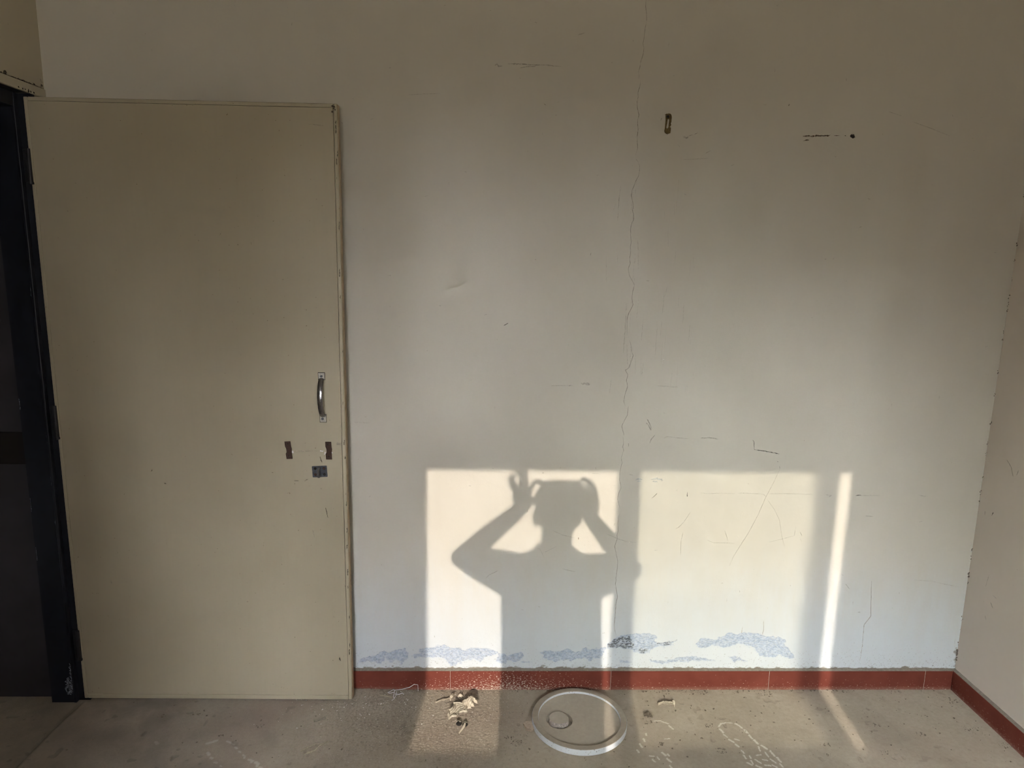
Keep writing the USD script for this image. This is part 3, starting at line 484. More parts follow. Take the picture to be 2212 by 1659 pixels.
part('specks', cat(*sm), M['scuff'], wall_back, kind='stuff')
hole = trimesh.creation.icosphere(2, 1.0)
part('nail_hole', cat(*[trimesh.Trimesh(hole.vertices * [0.0052, 0.0014, 0.0046] + [x, -0.0001, z], hole.faces, process=False) for x, z in ((2.6535, 2.0475), (2.6585, 2.0445))]), M['hole'], wall_back, smooth=True)
# small faded blue patches higher up the wall
for i, c in enumerate([[(1.982, 0.835), (1.993, 0.839), (2.008, 0.838), (2.005, 0.831), (1.990, 0.829)], [(2.040, 0.836), (2.062, 0.842), (2.085, 0.834), (2.066, 0.829), (2.047, 0.830)]]):
    part('faded_patch', trimesh.util.concatenate([ribbon([c[0], c[1], c[2]], 0.006, on_back, 0.5, 300 + i, 0.003), ribbon([c[4], c[3]], 0.004, on_back, 0.5, 310 + i, 0.003)]), M['blue_faint'] if 'blue_faint' in M else faint('faded_blue', (0.42, 0.50, 0.56), 0.1, 0.6), wall_back)
# dirt caught in the corner with the right wall
lumps = []
for z, s in [(2.03, .010), (1.87, .008), (1.70, .009), (1.645, .006), (1.58, .005), (1.52, .007), (1.495, .006), (1.47, .006), (1.40, .006), (1.37, .006), (1.255, .007), (1.17, .006), (1.065, .008), (.99, .006), (.95, .006), (.86, .005), (.80, .007), (.765, .006), (.575, .008), (.54, .008), (.475, .009), (.465, .010), (.44, .006), (.30, .005), (.15, .012), (.165, .011), (.135, .012), (.12, .009), (.19, .007)]:
    for k in range(3):
        s_ = trimesh.creation.icosphere(1, 1.0)
        s_.vertices *= np.array([0.30, 0.30, 0.5]) * s * RNG.uniform(0.3, 0.75)
        s_.vertices += RNG.normal(size=s_.vertices.shape) * s * 0.06 + [RW - 0.001 - 0.004 * RNG.random(), -0.001 - 0.004 * RNG.random(), z + RNG.normal() * s * 0.6]
        lumps.append(s_)
part('corner_dirt', cat(*lumps), M['crumb'], wall_back, kind='stuff')

# ---------------------------------------------------------------- the other walls and the ceiling
wall_right = thing('wall_right', 'off-white painted side wall meeting the back wall at the right', 'wall', kind='structure')
part('plaster', box(RW, RW + 0.15, -RD - 0.15, 0.15, 0, WH), M['wall_side'], wall_right)
on_right = lambda P, out: np.stack([np.full(len(P), RW - out), np.asarray(P)[:, 0], np.asarray(P)[:, 1]], 1)
for i, (p, w, t) in enumerate([([(-.10, .955), (-.125, .935), (-.14, .905)], .0022, 0), ([(-.16, .935), (-.155, .915)], .0018, 0), ([(-.10, .52), (-.092, .47)], .0015, 0), ([(-.13, .455), (-.15, .452)], .0015, 0), ([(-.126, .425), (-.14, .41)], .003, 0), ([(-.075, .75), (-.07, .735)], .002, 1), ([(-.11, .365), (-.118, .35)], .0018, 0), ([(-.035, .74), (-.037, .725)], .0015, 0)]):
    part(('scuff', 'scratch')[t], ribbon(p, w, on_right, 0.38, 400 + i, 0.004), M[('scuff', 'scratch')[t]], wall_right)
DY0, DY1, DZ = -0.078, -1.075, 2.10      # the doorway in the left wall
wall_left = thing('wall_left', 'cream side wall above and beside the dark doorway', 'wall', kind='structure')
part('plaster', cat(box(-0.13, 0, -RD - 0.15, DY1 - 0.03, 0, WH), box(-0.13, 0, DY1 - 0.03, 0.15, DZ + 0.031, WH), box(-0.13, 0, DY0 + 0.026, 0.15, 0, DZ + 0.031)), M['wall_left'], wall_left)
WX0, WX1, WZ0, WZ1 = 0.845, 2.489, 1.078, 2.172
wall_front = thing('wall_front', 'painted wall behind the camera that holds the window', 'wall', kind='structure')
FY0, FY1 = -RD - 0.15, -RD
part('plaster', cat(box(-0.13, WX0, FY0, FY1, 0, WH), box(WX1, RW + 0.15, FY0, FY1, 0, WH), box(WX0, WX1, FY0, FY1, 0, WZ0), box(WX0, WX1, FY0, FY1, WZ1, WH)), M['wall_front'], wall_front)
ceiling = thing('ceiling', 'plain off-white plastered ceiling', 'ceiling', kind='structure')
part('plaster', box(-0.13, RW + 0.15, FY0, 0.15, WH, WH + 0.12), M['ceiling'], ceiling)

# corridor beyond the doorway
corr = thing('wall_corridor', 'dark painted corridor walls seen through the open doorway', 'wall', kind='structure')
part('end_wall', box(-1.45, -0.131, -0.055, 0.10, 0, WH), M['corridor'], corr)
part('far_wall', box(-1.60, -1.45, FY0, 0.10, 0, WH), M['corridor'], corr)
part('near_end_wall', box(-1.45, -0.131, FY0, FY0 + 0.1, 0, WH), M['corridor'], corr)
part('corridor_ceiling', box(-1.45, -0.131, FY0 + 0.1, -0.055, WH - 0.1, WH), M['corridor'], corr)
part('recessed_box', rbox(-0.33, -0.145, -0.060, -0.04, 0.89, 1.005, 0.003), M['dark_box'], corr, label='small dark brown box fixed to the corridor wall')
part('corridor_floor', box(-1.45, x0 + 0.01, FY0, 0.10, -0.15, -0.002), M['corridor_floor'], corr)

# ---------------------------------------------------------------- skirting: separate red tiles under a ledge of dust
HS, TS = 0.0779, 0.017


def skirting(name, label, m, place, a0, a1, joints, seed):
    b = thing(name, label, 'skirting', kind='structure')
    cuts = [a0] + joints + [a1]
    for i in range(len(cuts) - 1):
        t = rbox(cuts[i] + 0.0006, cuts[i + 1] - 0.0006, -TS, 0.0, -0.002, HS, 0.0016, 8)
        v, f = arr(t)
        part('skirting_tile', (place(v), f), m, b, smooth=30)
    g = cat(*[box(j - 0.0007, j + 0.0007, -TS + 0.0004, 0, 0, HS - 0.0006) for j in joints])
    v, f = arr(g)
    part('grout', (place(v), f), M['grout'], b, kind='stuff')
    n = int((a1 - a0) / 0.003)
    a = np.linspace(a0, a1, n); w = np.linspace(0, 1, 6)
    A, Wd = np.meshgrid(a, w, indexing='ij')
    q = np.stack([A * 60, Wd * 2, 0 * A + seed], -1)
    lump = np.clip(meshkit.noise(np.stack([A * 34, 0 * A, 0 * A + seed], -1), 61) - 0.60, 0, 1) * 0.010 * sstep(Wd, 0.35, 1.0)
    hz = HS + 0.0006 + 0.0022 * sstep(Wd, 0.1, 1.0) + 0.0022 * (meshkit.fbm(q, 3, 62) - 0.4) * sstep(Wd, 0.0, 0.4) + lump
    hz[:, 0] = HS - 0.0006
    v = np.stack([A, -TS + 0.0008 + Wd * (TS + 0.002), hz], -1).reshape(-1, 3)
    part('dust_ledge', (place(v), grid_faces(n, 6)), M['dust'], b, smooth=True, kind='stuff')
    return b


skirting('baseboard_back', 'low red oxide skirting along the foot of the back wall', M['skirting'], lambda v: v, 0.02, RW - TS, [0.70, 1.312, 1.925, 2.538, 3.150], 1)
skirting('baseboard_right', 'low red oxide skirting along the foot of the right wall', M['skirting_side'], lambda v: np.stack([RW + v[:, 1], -v[:, 0], v[:, 2]], 1) if True else v, 0.0, RD, [0.64, 1.25, 1.86, 2.47, 3.08], 2)

# ---------------------------------------------------------------- door frame
trim = thing('trim_1', 'dark navy door frame with a cream face towards the room', 'door frame', kind='structure')
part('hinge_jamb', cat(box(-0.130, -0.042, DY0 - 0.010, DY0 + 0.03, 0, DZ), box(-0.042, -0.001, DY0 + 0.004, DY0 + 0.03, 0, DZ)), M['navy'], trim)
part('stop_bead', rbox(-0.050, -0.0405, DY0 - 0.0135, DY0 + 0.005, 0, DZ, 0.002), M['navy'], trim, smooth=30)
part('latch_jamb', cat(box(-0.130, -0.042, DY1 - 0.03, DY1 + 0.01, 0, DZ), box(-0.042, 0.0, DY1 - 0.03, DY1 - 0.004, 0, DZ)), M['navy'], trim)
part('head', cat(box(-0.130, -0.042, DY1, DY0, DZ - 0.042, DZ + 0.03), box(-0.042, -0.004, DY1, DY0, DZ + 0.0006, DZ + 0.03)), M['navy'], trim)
part('head_face', rbox(-0.0045, 0.006, DY1 - 0.03, -0.002, DZ, DZ + 0.028, 0.002), M['cream_trim'], trim, smooth=30, label='cream painted face strip over the doorway')
on_jamb = lambda P, out: np.stack([np.asarray(P)[:, 0], np.full(len(P), DY0 - 0.010 - out), np.asarray(P)[:, 1]], 1)
for i, (p, w) in enumerate([([(-.055, .155), (-.053, .09), (-.054, .035)], .007), ([(-.066, .10), (-.063, .06), (-.064, .03)], .012), ([(-.076, .06), (-.072, .03)], .008), ([(-.050, 1.155), (-.0495, 1.12)], .0018), ([(-.050, 1.02), (-.0500, .965)], .002), ([(-.051, .86), (-.050, .81)], .002), ([(-.051, .70), (-.051, .68)], .0018), ([(-.128, 1.13), (-.127, 1.09)], .0016), ([(-.126, 1.9), (-.125, 1.84)], .002), ([(-.128, .78), (-.128, .73)], .0014), ([(-.127, .60), (-.1275, .55)], .0018), ([(-.052, 1.50), (-.052, 1.47)], .0016)]):
    part('paint_scuff', ribbon(p, w, on_jamb, 0.6, 500 + i, 0.004), M['blue_faint2'] if 'blue_faint2' in M else faint(f'pale_scuff_{i}', (0.55, 0.60, 0.70), 0.05, 0.8), trim)

on_left = lambda P, out: np.stack([np.full(len(P), out), np.asarray(P)[:, 0], np.asarray(P)[:, 1]], 1)
on_head = lambda P, out: np.stack([np.full(len(P), 0.006 + out), np.asarray(P)[:, 0], np.asarray(P)[:, 1]], 1)
part('grime', ribbon([(-.002, DZ + .0305), (-.15, DZ + .0305), (-.42, DZ + .0300)], .0035, on_left, 0.5, 540, 0.004), M['scratch'], trim)
for i, (p, w) in enumerate([([(-.045, DZ + .030), (-.055, DZ + .036)], .008), ([(-.012, DZ + .046), (-.010, DZ + .052), (-.016, DZ + .058)], .007), ([(-.006, DZ + .040), (-.018, DZ + .036)], .007), ([(-.003, DZ + .034), (-.020, DZ + .031)], .006), ([(-.17, DZ + .033), (-.185, DZ + .038)], .007)]):
    part('grime', ribbon(p, w, on_left, 0.7, 550 + i, 0.003), M['scuff'] if i % 2 else M['scratch'], trim)
for i, (a, w) in enumerate([(-.075, .004), (-.085, .006), (-.10, .004), (-.112, .0055), (-.13, .003), (-.06, .003)]):
    part('paint_chip', ribbon([(a, DZ + .004), (a - .006, DZ + .006)], w, on_head, 0.7, 560 + i, 0.002), M['hole'], trim)

# ---------------------------------------------------------------- door leaf
DA, DB, DTOP, DBOT, DT = np.array([-0.0191, -0.0786]), np.array([0.9552, -0.0890]), 2.09, 0.010, 0.033
du = (DB - DA) / np.linalg.norm(DB - DA); dn = np.array([du[1], -du[0]])    # dn points to the camera
if dn[1] > 0:
    dn = -dn
DW = np.linalg.norm(DB - DA)


def on_door(v):
    """(along the leaf, out of its face towards the room, up) to world."""
    v = np.asarray(v, float)
    return np.stack([DA[0] + du[0] * v[:, 0] + dn[0] * v[:, 1], DA[1] + du[1] * v[:, 0] + dn[1] * v[:, 1], v[:, 2]], 1)


def dmesh(m):
    v, f = arr(m)
    w = on_door(v)
    return (w, f[:, ::-1])


door = thing('door_1', 'cream painted flush door swung open against the back wall', 'door', kind='structure')
E = 0.0125
part('leaf', dmesh(rbox(E, DW - E, -DT, 0, DBOT + 0.018, DTOP - E, 0.0012, 6)), M['door'], door)
part('edge_strip', dmesh(rbox(DW - E + 0.0006, DW, -DT, 0.0004, DBOT, DTOP, 0.0022, 8)), M['door'], door, smooth=30)
part('edge_facing', dmesh(rbox(DW - 0.003, DW + 0.0015, -DT + 0.001, -0.005, DBOT + 0.001, DTOP - 0.001, 0.0012, 6)), M['door_edge'], door, smooth=30, label='worn brown closing edge of the door')
part('edge_strip', dmesh(rbox(0, E - 0.0006, -DT, 0.0004, DBOT, DTOP, 0.0022, 8)), M['door'], door, smooth=30)
part('top_rail', dmesh(rbox(E, DW - E, -DT, 0.0004, DTOP - E + 0.0006, DTOP, 0.0022, 8)), M['door'], door, smooth=30)
part('bottom_rail', dmesh(rbox(E, DW - E, -DT, 0.0006, DBOT, DBOT + 0.0174, 0.0022, 8)), M['door'], door, smooth=30)
on_leaf = lambda P, out: on_door(np.stack([np.asarray(P)[:, 0] - DA[0], np.full(len(P), 0.0003 + out), np.asarray(P)[:, 1]], 1))
for i, (c, w, t) in enumerate(DOOR_MARKS):
    part(('scuff', 'scratch')[t], ribbon(c, w, on_leaf, 0.4, 600 + i, 0.004), M[('scuff', 'scratch')[t]], door)
# dark chips along the closing edge and the top corner
rng = np.random.default_rng(61)
chips = [(DW - 0.004 + rng.normal() * 0.0012, z) for z in (2.03, 2.0, 1.93, 1.905, 1.86, 1.72, 1.70, 1.55, 1.48, 1.30, 1.12, .98, .93, .80, .76, .66, .60, .50, .45, .33, .22, .19)]
for i, (a, z) in enumerate(chips):
    part('edge_chip', ribbon([(a + DA[0], z), (a + DA[0] + 0.0006, z + rng.uniform(0.006, 0.028))], 0.0024, on_leaf, 0.5, 650 + i, 0.003), M['scratch'], door)
for i in range(7):
    a, z = DW - 0.006 - abs(rng.normal()) * 0.008, DTOP - 0.006 - abs(rng.normal()) * 0.010
    part('edge_chip', ribbon([(a + DA[0] - 0.003, z), (a + DA[0] + 0.003, z - 0.003)], 0.005, on_leaf, 0.6, 680 + i, 0.002), M['scratch'], door)

# pull handle
hx, hz0, hz1 = 0.8805 - DA[0], 1.060, 1.2305
hd = part('pull_handle', dmesh(cat(rbox(hx - 0.0105, hx + 0.0105, 0, 0.0022, hz1 - 0.024, hz1, 0.001), rbox(hx - 0.0095, hx + 0.0115, 0, 0.0022, hz0, hz0 + 0.026, 0.001))), M['plate_paint'], door, smooth=30, label='arched steel pull handle')
part('grime', dmesh(cat(rbox(hx - 0.0117, hx + 0.0117, -0.0002, 0.0007, hz1 - 0.025, hz1 + 0.0013, 0.0003, 6), rbox(hx - 0.0107, hx + 0.0127, -0.0002, 0.0007, hz0 - 0.0013, hz0 + 0.027, 0.0003, 6))), M['hole'], hd)
s = np.linspace(0, 1, 41)
zz = hz0 + 0.021 + s * (hz1 - hz0 - 0.042)
oo = 0.002 + 0.030 * np.clip(np.sin(PI * s), 0, 1) ** 0.62
sec = np.array([(-0.0085, -0.0013), (-0.0085, 0.0005), (-0.006, 0.0024), (0, 0.0032), (0.006, 0.0024), (0.0085, 0.0005), (0.0085, -0.0013), (0, -0.0006)])
tz, to = np.gradient(zz), np.gradient(oo); L = np.hypot(tz, to); no, nzv = tz / L, -to / L
gv = np.stack([hx + 0.001 * (1 - s)[:, None] + 0 * s[:, None] + sec[None, :, 0], oo[:, None] + sec[None, :, 1] * no[:, None], zz[:, None] + sec[None, :, 1] * nzv[:, None]], -1)
k = len(sec); gf = []
for i in range(len(s) - 1):
    for j in range(k):
        a, b = i * k + j, i * k + (j + 1) % k
        gf += [[a, b, b + k], [a, b + k, a + k]]
part('grip', dmesh((gv.reshape(-1, 3), np.array(gf)[:, ::-1])), M['steel'], hd, smooth=35)
for z in (hz1 - 0.012, hz0 + 0.012):
    sc = cat(trimesh.creation.cylinder(0.0042, 0.0022, sections=18))
    sc.vertices = sc.vertices[:, [0, 2, 1]] * [1, 1, 1] + [hx, 0.0028, z]
    part('screw', dmesh(sc), M['dull_steel'], hd, smooth=30)


def plate(poly, t, o=0.0):
    m = trimesh.creation.extrude_polygon(poly, t, engine='earcut')
    m.vertices = m.vertices[:, [0, 2, 1]] + [0, o, 0]
    m.invert()
    return m


# the two rusty bolt keepers
for cx, tilt in ((0.7595, 0.06), (0.8965, 0.0)):
    pg = Polygon([(-.010, .031), (.010, .031), (.011, .012), (.0125, .004), (.011, -.006), (.0115, -.031), (-.0085, -.031), (-.0095, -.012), (-.006, -.006), (-.0065, .006), (-.0095, .014)])
    pg = pg.difference(shapely.geometry.Point(0, .022).buffer(.0028, 6)).difference(shapely.geometry.Point(.001, -.021).buffer(.0028, 6))
    pg = shapely.affinity.rotate(pg, math.degrees(tilt), origin=(0, 0)); pg = shapely.affinity.translate(pg, cx - DA[0], 0.9595)
    kp = part('bolt_keeper', dmesh(plate(pg, 0.0028)), M['rust'], door, label='rusty brown bolt keeper plate')
    part('screw_hole', dmesh(cat(*[box(cx - DA[0] + dx - .0026, cx - DA[0] + dx + .0026, 0.0001, 0.0009, z - .0026, z + .0026) for dx, z in ((-.001, .9815), (.001, .9385))])), M['hole'], kp)
for i, (p, w) in enumerate([([(.7735, .958), (.7745, .948)], .0035), ([(.880, .9575), (.867, .9578)], .003), ([(.8835, .956), (.885, .948), (.881, .946)], .003), ([(.9085, .955), (.909, .949)], .0022)]):
    part('paint_flake', ribbon(p, w, on_leaf, 0.55, 700 + i, 0.002), M['white_flake'], door)
# hasp staple
pg = shapely.affinity.translate(shapely.affinity.rotate(shapely.geometry.box(-.0235, -.0185, .0235, .0175).buffer(.002, 3), 3), 0.8645 - DA[0], 0.885)
hp = part('hasp_plate', dmesh(plate(pg, 0.0022)), M['dull_steel'], door, label='grey steel hasp plate with a staple loop')
sx_ = 0.8655 - DA[0]
loop = Polygon([(0, .0165), (.014, .0165), (.025, .012), (.031, .003), (.031, -.006), (.026, -.014), (.014, -.0175), (0, -.0165)]).difference(shapely.geometry.Point(.018, -.001).buffer(.0075, 10))
lp = trimesh.creation.extrude_polygon(loop, 0.0042, engine='earcut')
lp.vertices = np.stack([sx_ + lp.vertices[:, 2] - .0015, 0.0018 + lp.vertices[:, 0], 0.884 + lp.vertices[:, 1]], 1)
part('staple', dmesh((lp.vertices, lp.faces[:, ::-1])), M['steel'], hp)
for dx, dz, m_ in ((-.015, .010, 'hole'), (-.015, -.0115, 'rust'), (.015, .011, 'rust'), (.016, -.0105, 'hole')):
    sc = trimesh.creation.icosphere(2, 0.0048)
    sc.vertices = sc.vertices * [1, 0.5, 1] + [0.8645 - DA[0] + dx, 0.0018, 0.885 + dz]
    part('screw', dmesh(sc), M[m_], hp, smooth=True)
# three hinges
for z0_, z1_ in ((1.829, 1.934), (0.992, 1.104), (0.168, 0.280)):
    hg = part('hinge', dmesh(cat(cyl((0.001, 0.004, z0_), (0.001, 0.004, z1_), 0.0062, 16), rbox(-0.016, 0.003, -0.002, 0.003, z0_ + 0.002, z1_ - 0.002, 0.001))), M['black_metal'], door, smooth=30)
    part('hinge_pin', dmesh(cat(cyl((0.001, 0.004, z0_ - 0.004), (0.001, 0.004, z0_ + 0.003), 0.0078, 14))), M['black_metal'], hg, smooth=30)

# ---------------------------------------------------------------- window behind the camera
win = thing('window_1', 'sliding window behind the camera with one glazed sash', 'window', kind='structure')
A0, A1, Z0, Z1, Y0, Y1 = 0.885, 2.449, 1.1237, 2.132, -3.78, -3.70
part('window_frame', cat(box(WX0, A0, Y0, Y1, WZ0, WZ1), box(A1, WX1, Y0, Y1, WZ0, WZ1), box(A0, A1, Y0, Y1, WZ0, Z0), box(A0, A1, Y0, Y1, Z1, WZ1)), M['window_frame'], win)
part('mullion', box(1.586, 1.660, Y0, Y1, Z0, Z1), M['window_frame'], win)
sash = part('sash', cat(box(2.360, 2.4035, -3.75, -3.72, Z0, Z1), box(1.660, 1.668, -3.75, -3.72, Z0, Z1), box(1.668, 2.360, -3.75, -3.72, Z0, Z0 + 0.012), box(1.668, 2.360, -3.75, -3.72, Z1 - 0.008, Z1)), M['window_frame'], win)
part('pane', box(1.668, 2.360, -3.737, -3.733, Z0 + 0.012, Z1 - 0.008), M['pane'], sash)
part('window_sill', rbox(WX0 - 0.03, WX1 + 0.03, FY1 - 0.06, FY1 + 0.004, WZ0 - 0.03, WZ0 + 0.002, 0.003), M['wall_side'], win) if False else None
ground = single('ground', box(-60, 60, -90, FY0, -0.65, -0.55), M['outside'], 'dry open ground outside the window', 'ground', kind='structure')

nb = thing('added_sky_blocker', 'unseen row of uneven blocks added outside to grade the sky light on the back wall', 'sky_blocker', (0, -24, -0.55), kind='structure')  # added out of view; stepped heights grade the sky light on the wall
hs = [3.2, 0.9, 4.6, 2.0, 6.2] * 3
xs = [-18, -9.6, -8.0, -6.4, -4.8, -3.3, -1.8, -0.3, 1.2, 2.7, 4.2, 5.7, 7.3, 8.9, 10.6, 18]
for k, hh in enumerate(hs):
    hh *= NB_S
    part('blocker_wall', box(xs[k], xs[k + 1], -30, -24 + 0.1 * (k % 3), -0.56, hh), M['facade'], nb)
    part('blocker_rim', box(xs[k], xs[k + 1], -24.1, -23.7, hh - 0.2, hh + 0.12), M['facade'], nb)
    c = (xs[k] + xs[k + 1]) / 2
    w_ = part('window', box(c - 0.5, c + 0.5, -24.0, -23.74, 0.2, 1.2), M['window_frame'], nb)
    part('pane', box(c - 0.43, c + 0.43, -23.75, -23.73, 0.27, 1.13), M['hole'], w_)

nb = thing('added_sky_blocker', 'unseen tall block added outside to keep sky light off the left of the room', 'sky_blocker', (12, -14, -0.55), kind='structure')  # added out of view to dim the left floor and door
part('wall', box(TB_X, 24, -20, -9, -0.56, TB_H), M['facade'], nb)
part('blocker_rim', cat(box(TB_X - .1, 24.1, -9.3, -8.9, TB_H, TB_H + 0.3), box(TB_X - .1, TB_X + .25, -20.1, -8.9, TB_H, TB_H + 0.3)), M['facade'], nb)

nb = thing('added_sky_blocker', 'unseen lower block added outside to keep sky light off the right of the room', 'sky_blocker', (-12, -14, -0.55), kind='structure')  # added out of view to dim the right end of the wall
part('wall', box(-24, LB_X, -20, -9, -0.56, LB_H), M['facade'], nb)
part('blocker_rim', cat(box(-24.1, LB_X + .1, -9.3, -8.9, LB_H, LB_H + 0.3), box(LB_X - .25, LB_X + .1, -20.1, -8.9, LB_H, LB_H + 0.3)), M['facade'], nb)

# ---------------------------------------------------------------- slotted bracket on the wall
br = Polygon([(-.0105, .024), (-.010, .0265), (-.013, .0275), (-.009, .030), (-.004, .0305), (0, .0315), (.005, .0305), (.0085, .027), (.010, .020), (.0095, .004), (.0075, .001), (.0095, -.004), (.0078, -.009), (.0045, -.0115), (.009, -.013), (.0088, -.024), (.0085, -.030), (.002, -.0325), (-.005, -.0325), (-.0105, -.029), (-.012, -.024), (-.0105, -.014), (-.0095, .010)])
br = br.difference(Polygon([(-.0035, .012), (-.001, .0145), (.0025, .0130), (.002, .002), (.0015, -.011), (-.001, -.0155), (-.0055, -.016), (-.0062, -.012), (-.004, .002)]))
bm = trimesh.creation.extrude_polygon(shapely.affinity.translate(br, 2.0305, 2.0725), 0.0026, engine='earcut')
bm.vertices = np.stack([bm.vertices[:, 0], -0.0026 + bm.vertices[:, 2] - 0.0002, bm.vertices[:, 1]], 1); bm.invert()
bk = thing('wall_bracket', 'small rusty slotted metal bracket fixed high on the back wall', 'bracket', (2.0305, 0, 2.04))
part('slotted_plate', bm, M['ochre_rust'], bk)
bs = trimesh.creation.icosphere(2, 0.0042); bs.vertices = bs.vertices * [1, .5, 1] + [2.0275, -0.0030, 2.094]
part('nail_head', bs, M['hole'], bk, smooth=True)
nh = trimesh.creation.icosphere(2, 1.0)

# ---------------------------------------------------------------- bucket lid
LC, LR, LH = np.array([1.781, -0.2065]), 0.1680, 0.024
lid = thing('bucket_lid', 'round white plastic bucket lid thick with dust, lying by the skirting', 'lid', (LC[0], LC[1], 0.0))


def revolve(prof, c, n=120, z=0.0):
    prof = np.asarray(prof, float)
    th = np.linspace(0, 2 * PI, n, endpoint=False)
    v = np.stack([c[0] + prof[None, :, 0] * np.cos(th)[:, None], c[1] + prof[None, :, 0] * np.sin(th)[:, None], z + np.tile(prof[:, 1], (n, 1))], -1).reshape(-1, 3)
    k, f = len(prof), []
    for i in range(n):
        for j in range(k - 1):
            a, b = i * k + j, ((i + 1) % n) * k + j
            f += [[a, b + 1, b], [a, a + 1, b + 1]]
    return trimesh.Trimesh(v, f, process=False)


RI = LR - 0.0235
part('rim', revolve([(LR - .002, 0.001), (LR, 0.003), (LR, LH - .004), (LR - .0015, LH - .001), (LR - .003, LH), (RI + .003, LH), (RI + .0015, LH - .001), (RI + .0005, LH - .003), (RI, LH - .010), (RI - .001, 0.006)], LC), M['lid_white'], lid, smooth=40, label='raised white rim of the lid')
CW, CR = LC + np.array([-0.071, -0.006]), 0.046
pl = shapely.geometry.Point(*LC).buffer(RI + 0.0005, 48).difference(shapely.geometry.Point(*CW).buffer(CR, 32))
pm = trimesh.creation.extrude_polygon(pl, 0.006, engine='earcut'); pm.apply_translation((0, 0, 0.0095))
part('dusty_plate', pm, M['lid_dust'], lid, label='recessed centre of the lid under settled dust')
part('cap_well', revolve([(CR + .0008, 0.0159), (CR + .0002, 0.0152), (CR - .002, 0.006), (CR - .005, 0.0022), (0.001, 0.0022)], CW, 64), M['lid_dust'], lid, smooth=40)
CC = CW + np.array([-0.002, 0.004]); cr = 0.0345
cap = part('spout_cap', revolve([(cr + .001, 0.0022), (cr + .0005, 0.006), (cr, 0.021), (cr - .001, 0.0228)], CC, 64), M['cap_rust'], lid, smooth=40, label='small round spout cap with a chipped white side')
part('cap_top', revolve([(cr - .0008, 0.0225), (cr - .0025, 0.0235), (0.0005, 0.0237)], CC, 64), M['lid_dust'], cap, smooth=40)

# ---------------------------------------------------------------- litter on the floor


def sheet(cx, cy, ang, ln, wd, lift, curl, seed, n=26, m=14, tear=0.25, thick=0.0009, ridges=0.0):
    """A dry, crumpled scrap of leaf: a curled blade with a torn outline and thickness."""
    rng = np.random.default_rng(seed)
    u, v = np.meshgrid(np.linspace(-1, 1, n), np.linspace(-1, 1, m), indexing='ij')
    wid = wd * (1 - np.abs(u) ** 2.4 * 0.75) * (1 + tear * (meshkit.noise(np.stack([u * 6, 0 * u + seed, 0 * u], -1), seed) - 0.5) * 2)
    px, py = u * ln / 2, v * wid / 2
    q = np.stack([px * 90, py * 90, 0 * u + seed * 3.1], -1)
    z = lift * (1 - u ** 2) * (1 - v ** 2 * 0.8) + curl * np.abs(v) ** 2 * wd + 0.006 * (meshkit.fbm(q, 3, seed) - 0.45) + ridges * (np.abs(np.sin(v * 8.5 + u * 1.6 + 1.2 * np.sin(u * 5 + seed))) - 0.4)
    z = np.maximum(z, 0.0) + 0.0012
    c, s_ = math.cos(ang), math.sin(ang)
    top = np.stack([cx + px * c - py * s_, cy + px * s_ + py * c, z + thick], -1).reshape(-1, 3)
    bot = top - [0, 0, thick]
    f = grid_faces(n, m); N_ = n * m
    idx = np.arange(N_).reshape(n, m)
    rim = np.concatenate([idx[:, 0], idx[-1, 1:], idx[::-1, -1][1:], idx[0, ::-1][1:-1]])
    sf = []
    for a, b in zip(rim, np.roll(rim, -1)):
        sf += [[a, a + N_, b], [b, a + N_, b + N_]]
    return trimesh.Trimesh(np.vstack([top, bot]), np.vstack([f, f[:, ::-1] + N_, sf]), process=False)


lf = thing('dead_leaf', 'large crumpled dead leaf with ragged folds lying in the sun patch', 'leaf', (1.37, -0.14, 0))
part('blade', sheet(1.356, -0.145, 0.85, 0.120, 0.050, 0.012, 0.26, 5, 70, 44, 0.45, ridges=0.0085), M['leaf'], lf, smooth=50)
part('fold', sheet(1.392, -0.116, 0.98, 0.070, 0.040, 0.034, 0.20, 6, 40, 26, 0.5, ridges=0.007), M['leaf_pale'], lf, smooth=50)
part('torn_edge', sheet(1.345, -0.160, 0.75, 0.065, 0.022, 0.011, 0.35, 8, 26, 12, 0.5, ridges=0.003), M['leaf'], lf, smooth=50)
lb = thing('withered_seed_pod', 'split dark-mouthed seed pod just below the crumpled dead leaf', 'seed pod', (1.366, -0.215, 0))
for k, (dx, dy, r0) in enumerate(((-0.012, 0.003, 0.011), (0.010, -0.002, 0.010))):
    th = np.linspace(-0.3, 1.25 * PI, 16); ph = np.linspace(0.05, 1.0, 8)
    T_, P_ = np.meshgrid(th, ph, indexing='ij')
    rr = r0 * (1 + 0.18 * (meshkit.noise(np.stack([T_ * 3, P_ * 5, 0 * T_ + k], -1), 4) - 0.5))
    sv = np.stack([1.366 + dx + rr * np.sin(P_ * 1.5) * np.cos(T_ - 0.6), -0.215 + dy + rr * np.sin(P_ * 1.5) * np.sin(T_ - 0.6), 0.001 + rr * 1.0 * np.cos(P_ * 1.5) + 0.0006], -1).reshape(-1, 3)
    part('shell', (sv, grid_faces(16, 8)), M['leaf'], lb, smooth=60)
    b_ = trimesh.creation.icosphere(2, r0 * 0.95); b_.vertices = b_.vertices * [1, 1, .6] + [1.366 + dx + .001, -0.215 + dy - .0035, 0.005]
    part('dark_core', b_, M['hole'], lb, smooth=True)
part('stalk', tube([(1.376, -0.222, 0.010), (1.374, -0.232, 0.0075), (1.366, -0.247, 0.004), (1.358, -0.262, 0.0026)], [0.004, 0.0042, 0.0036, 0.002]), M['leaf_pale'], lb, smooth=True)

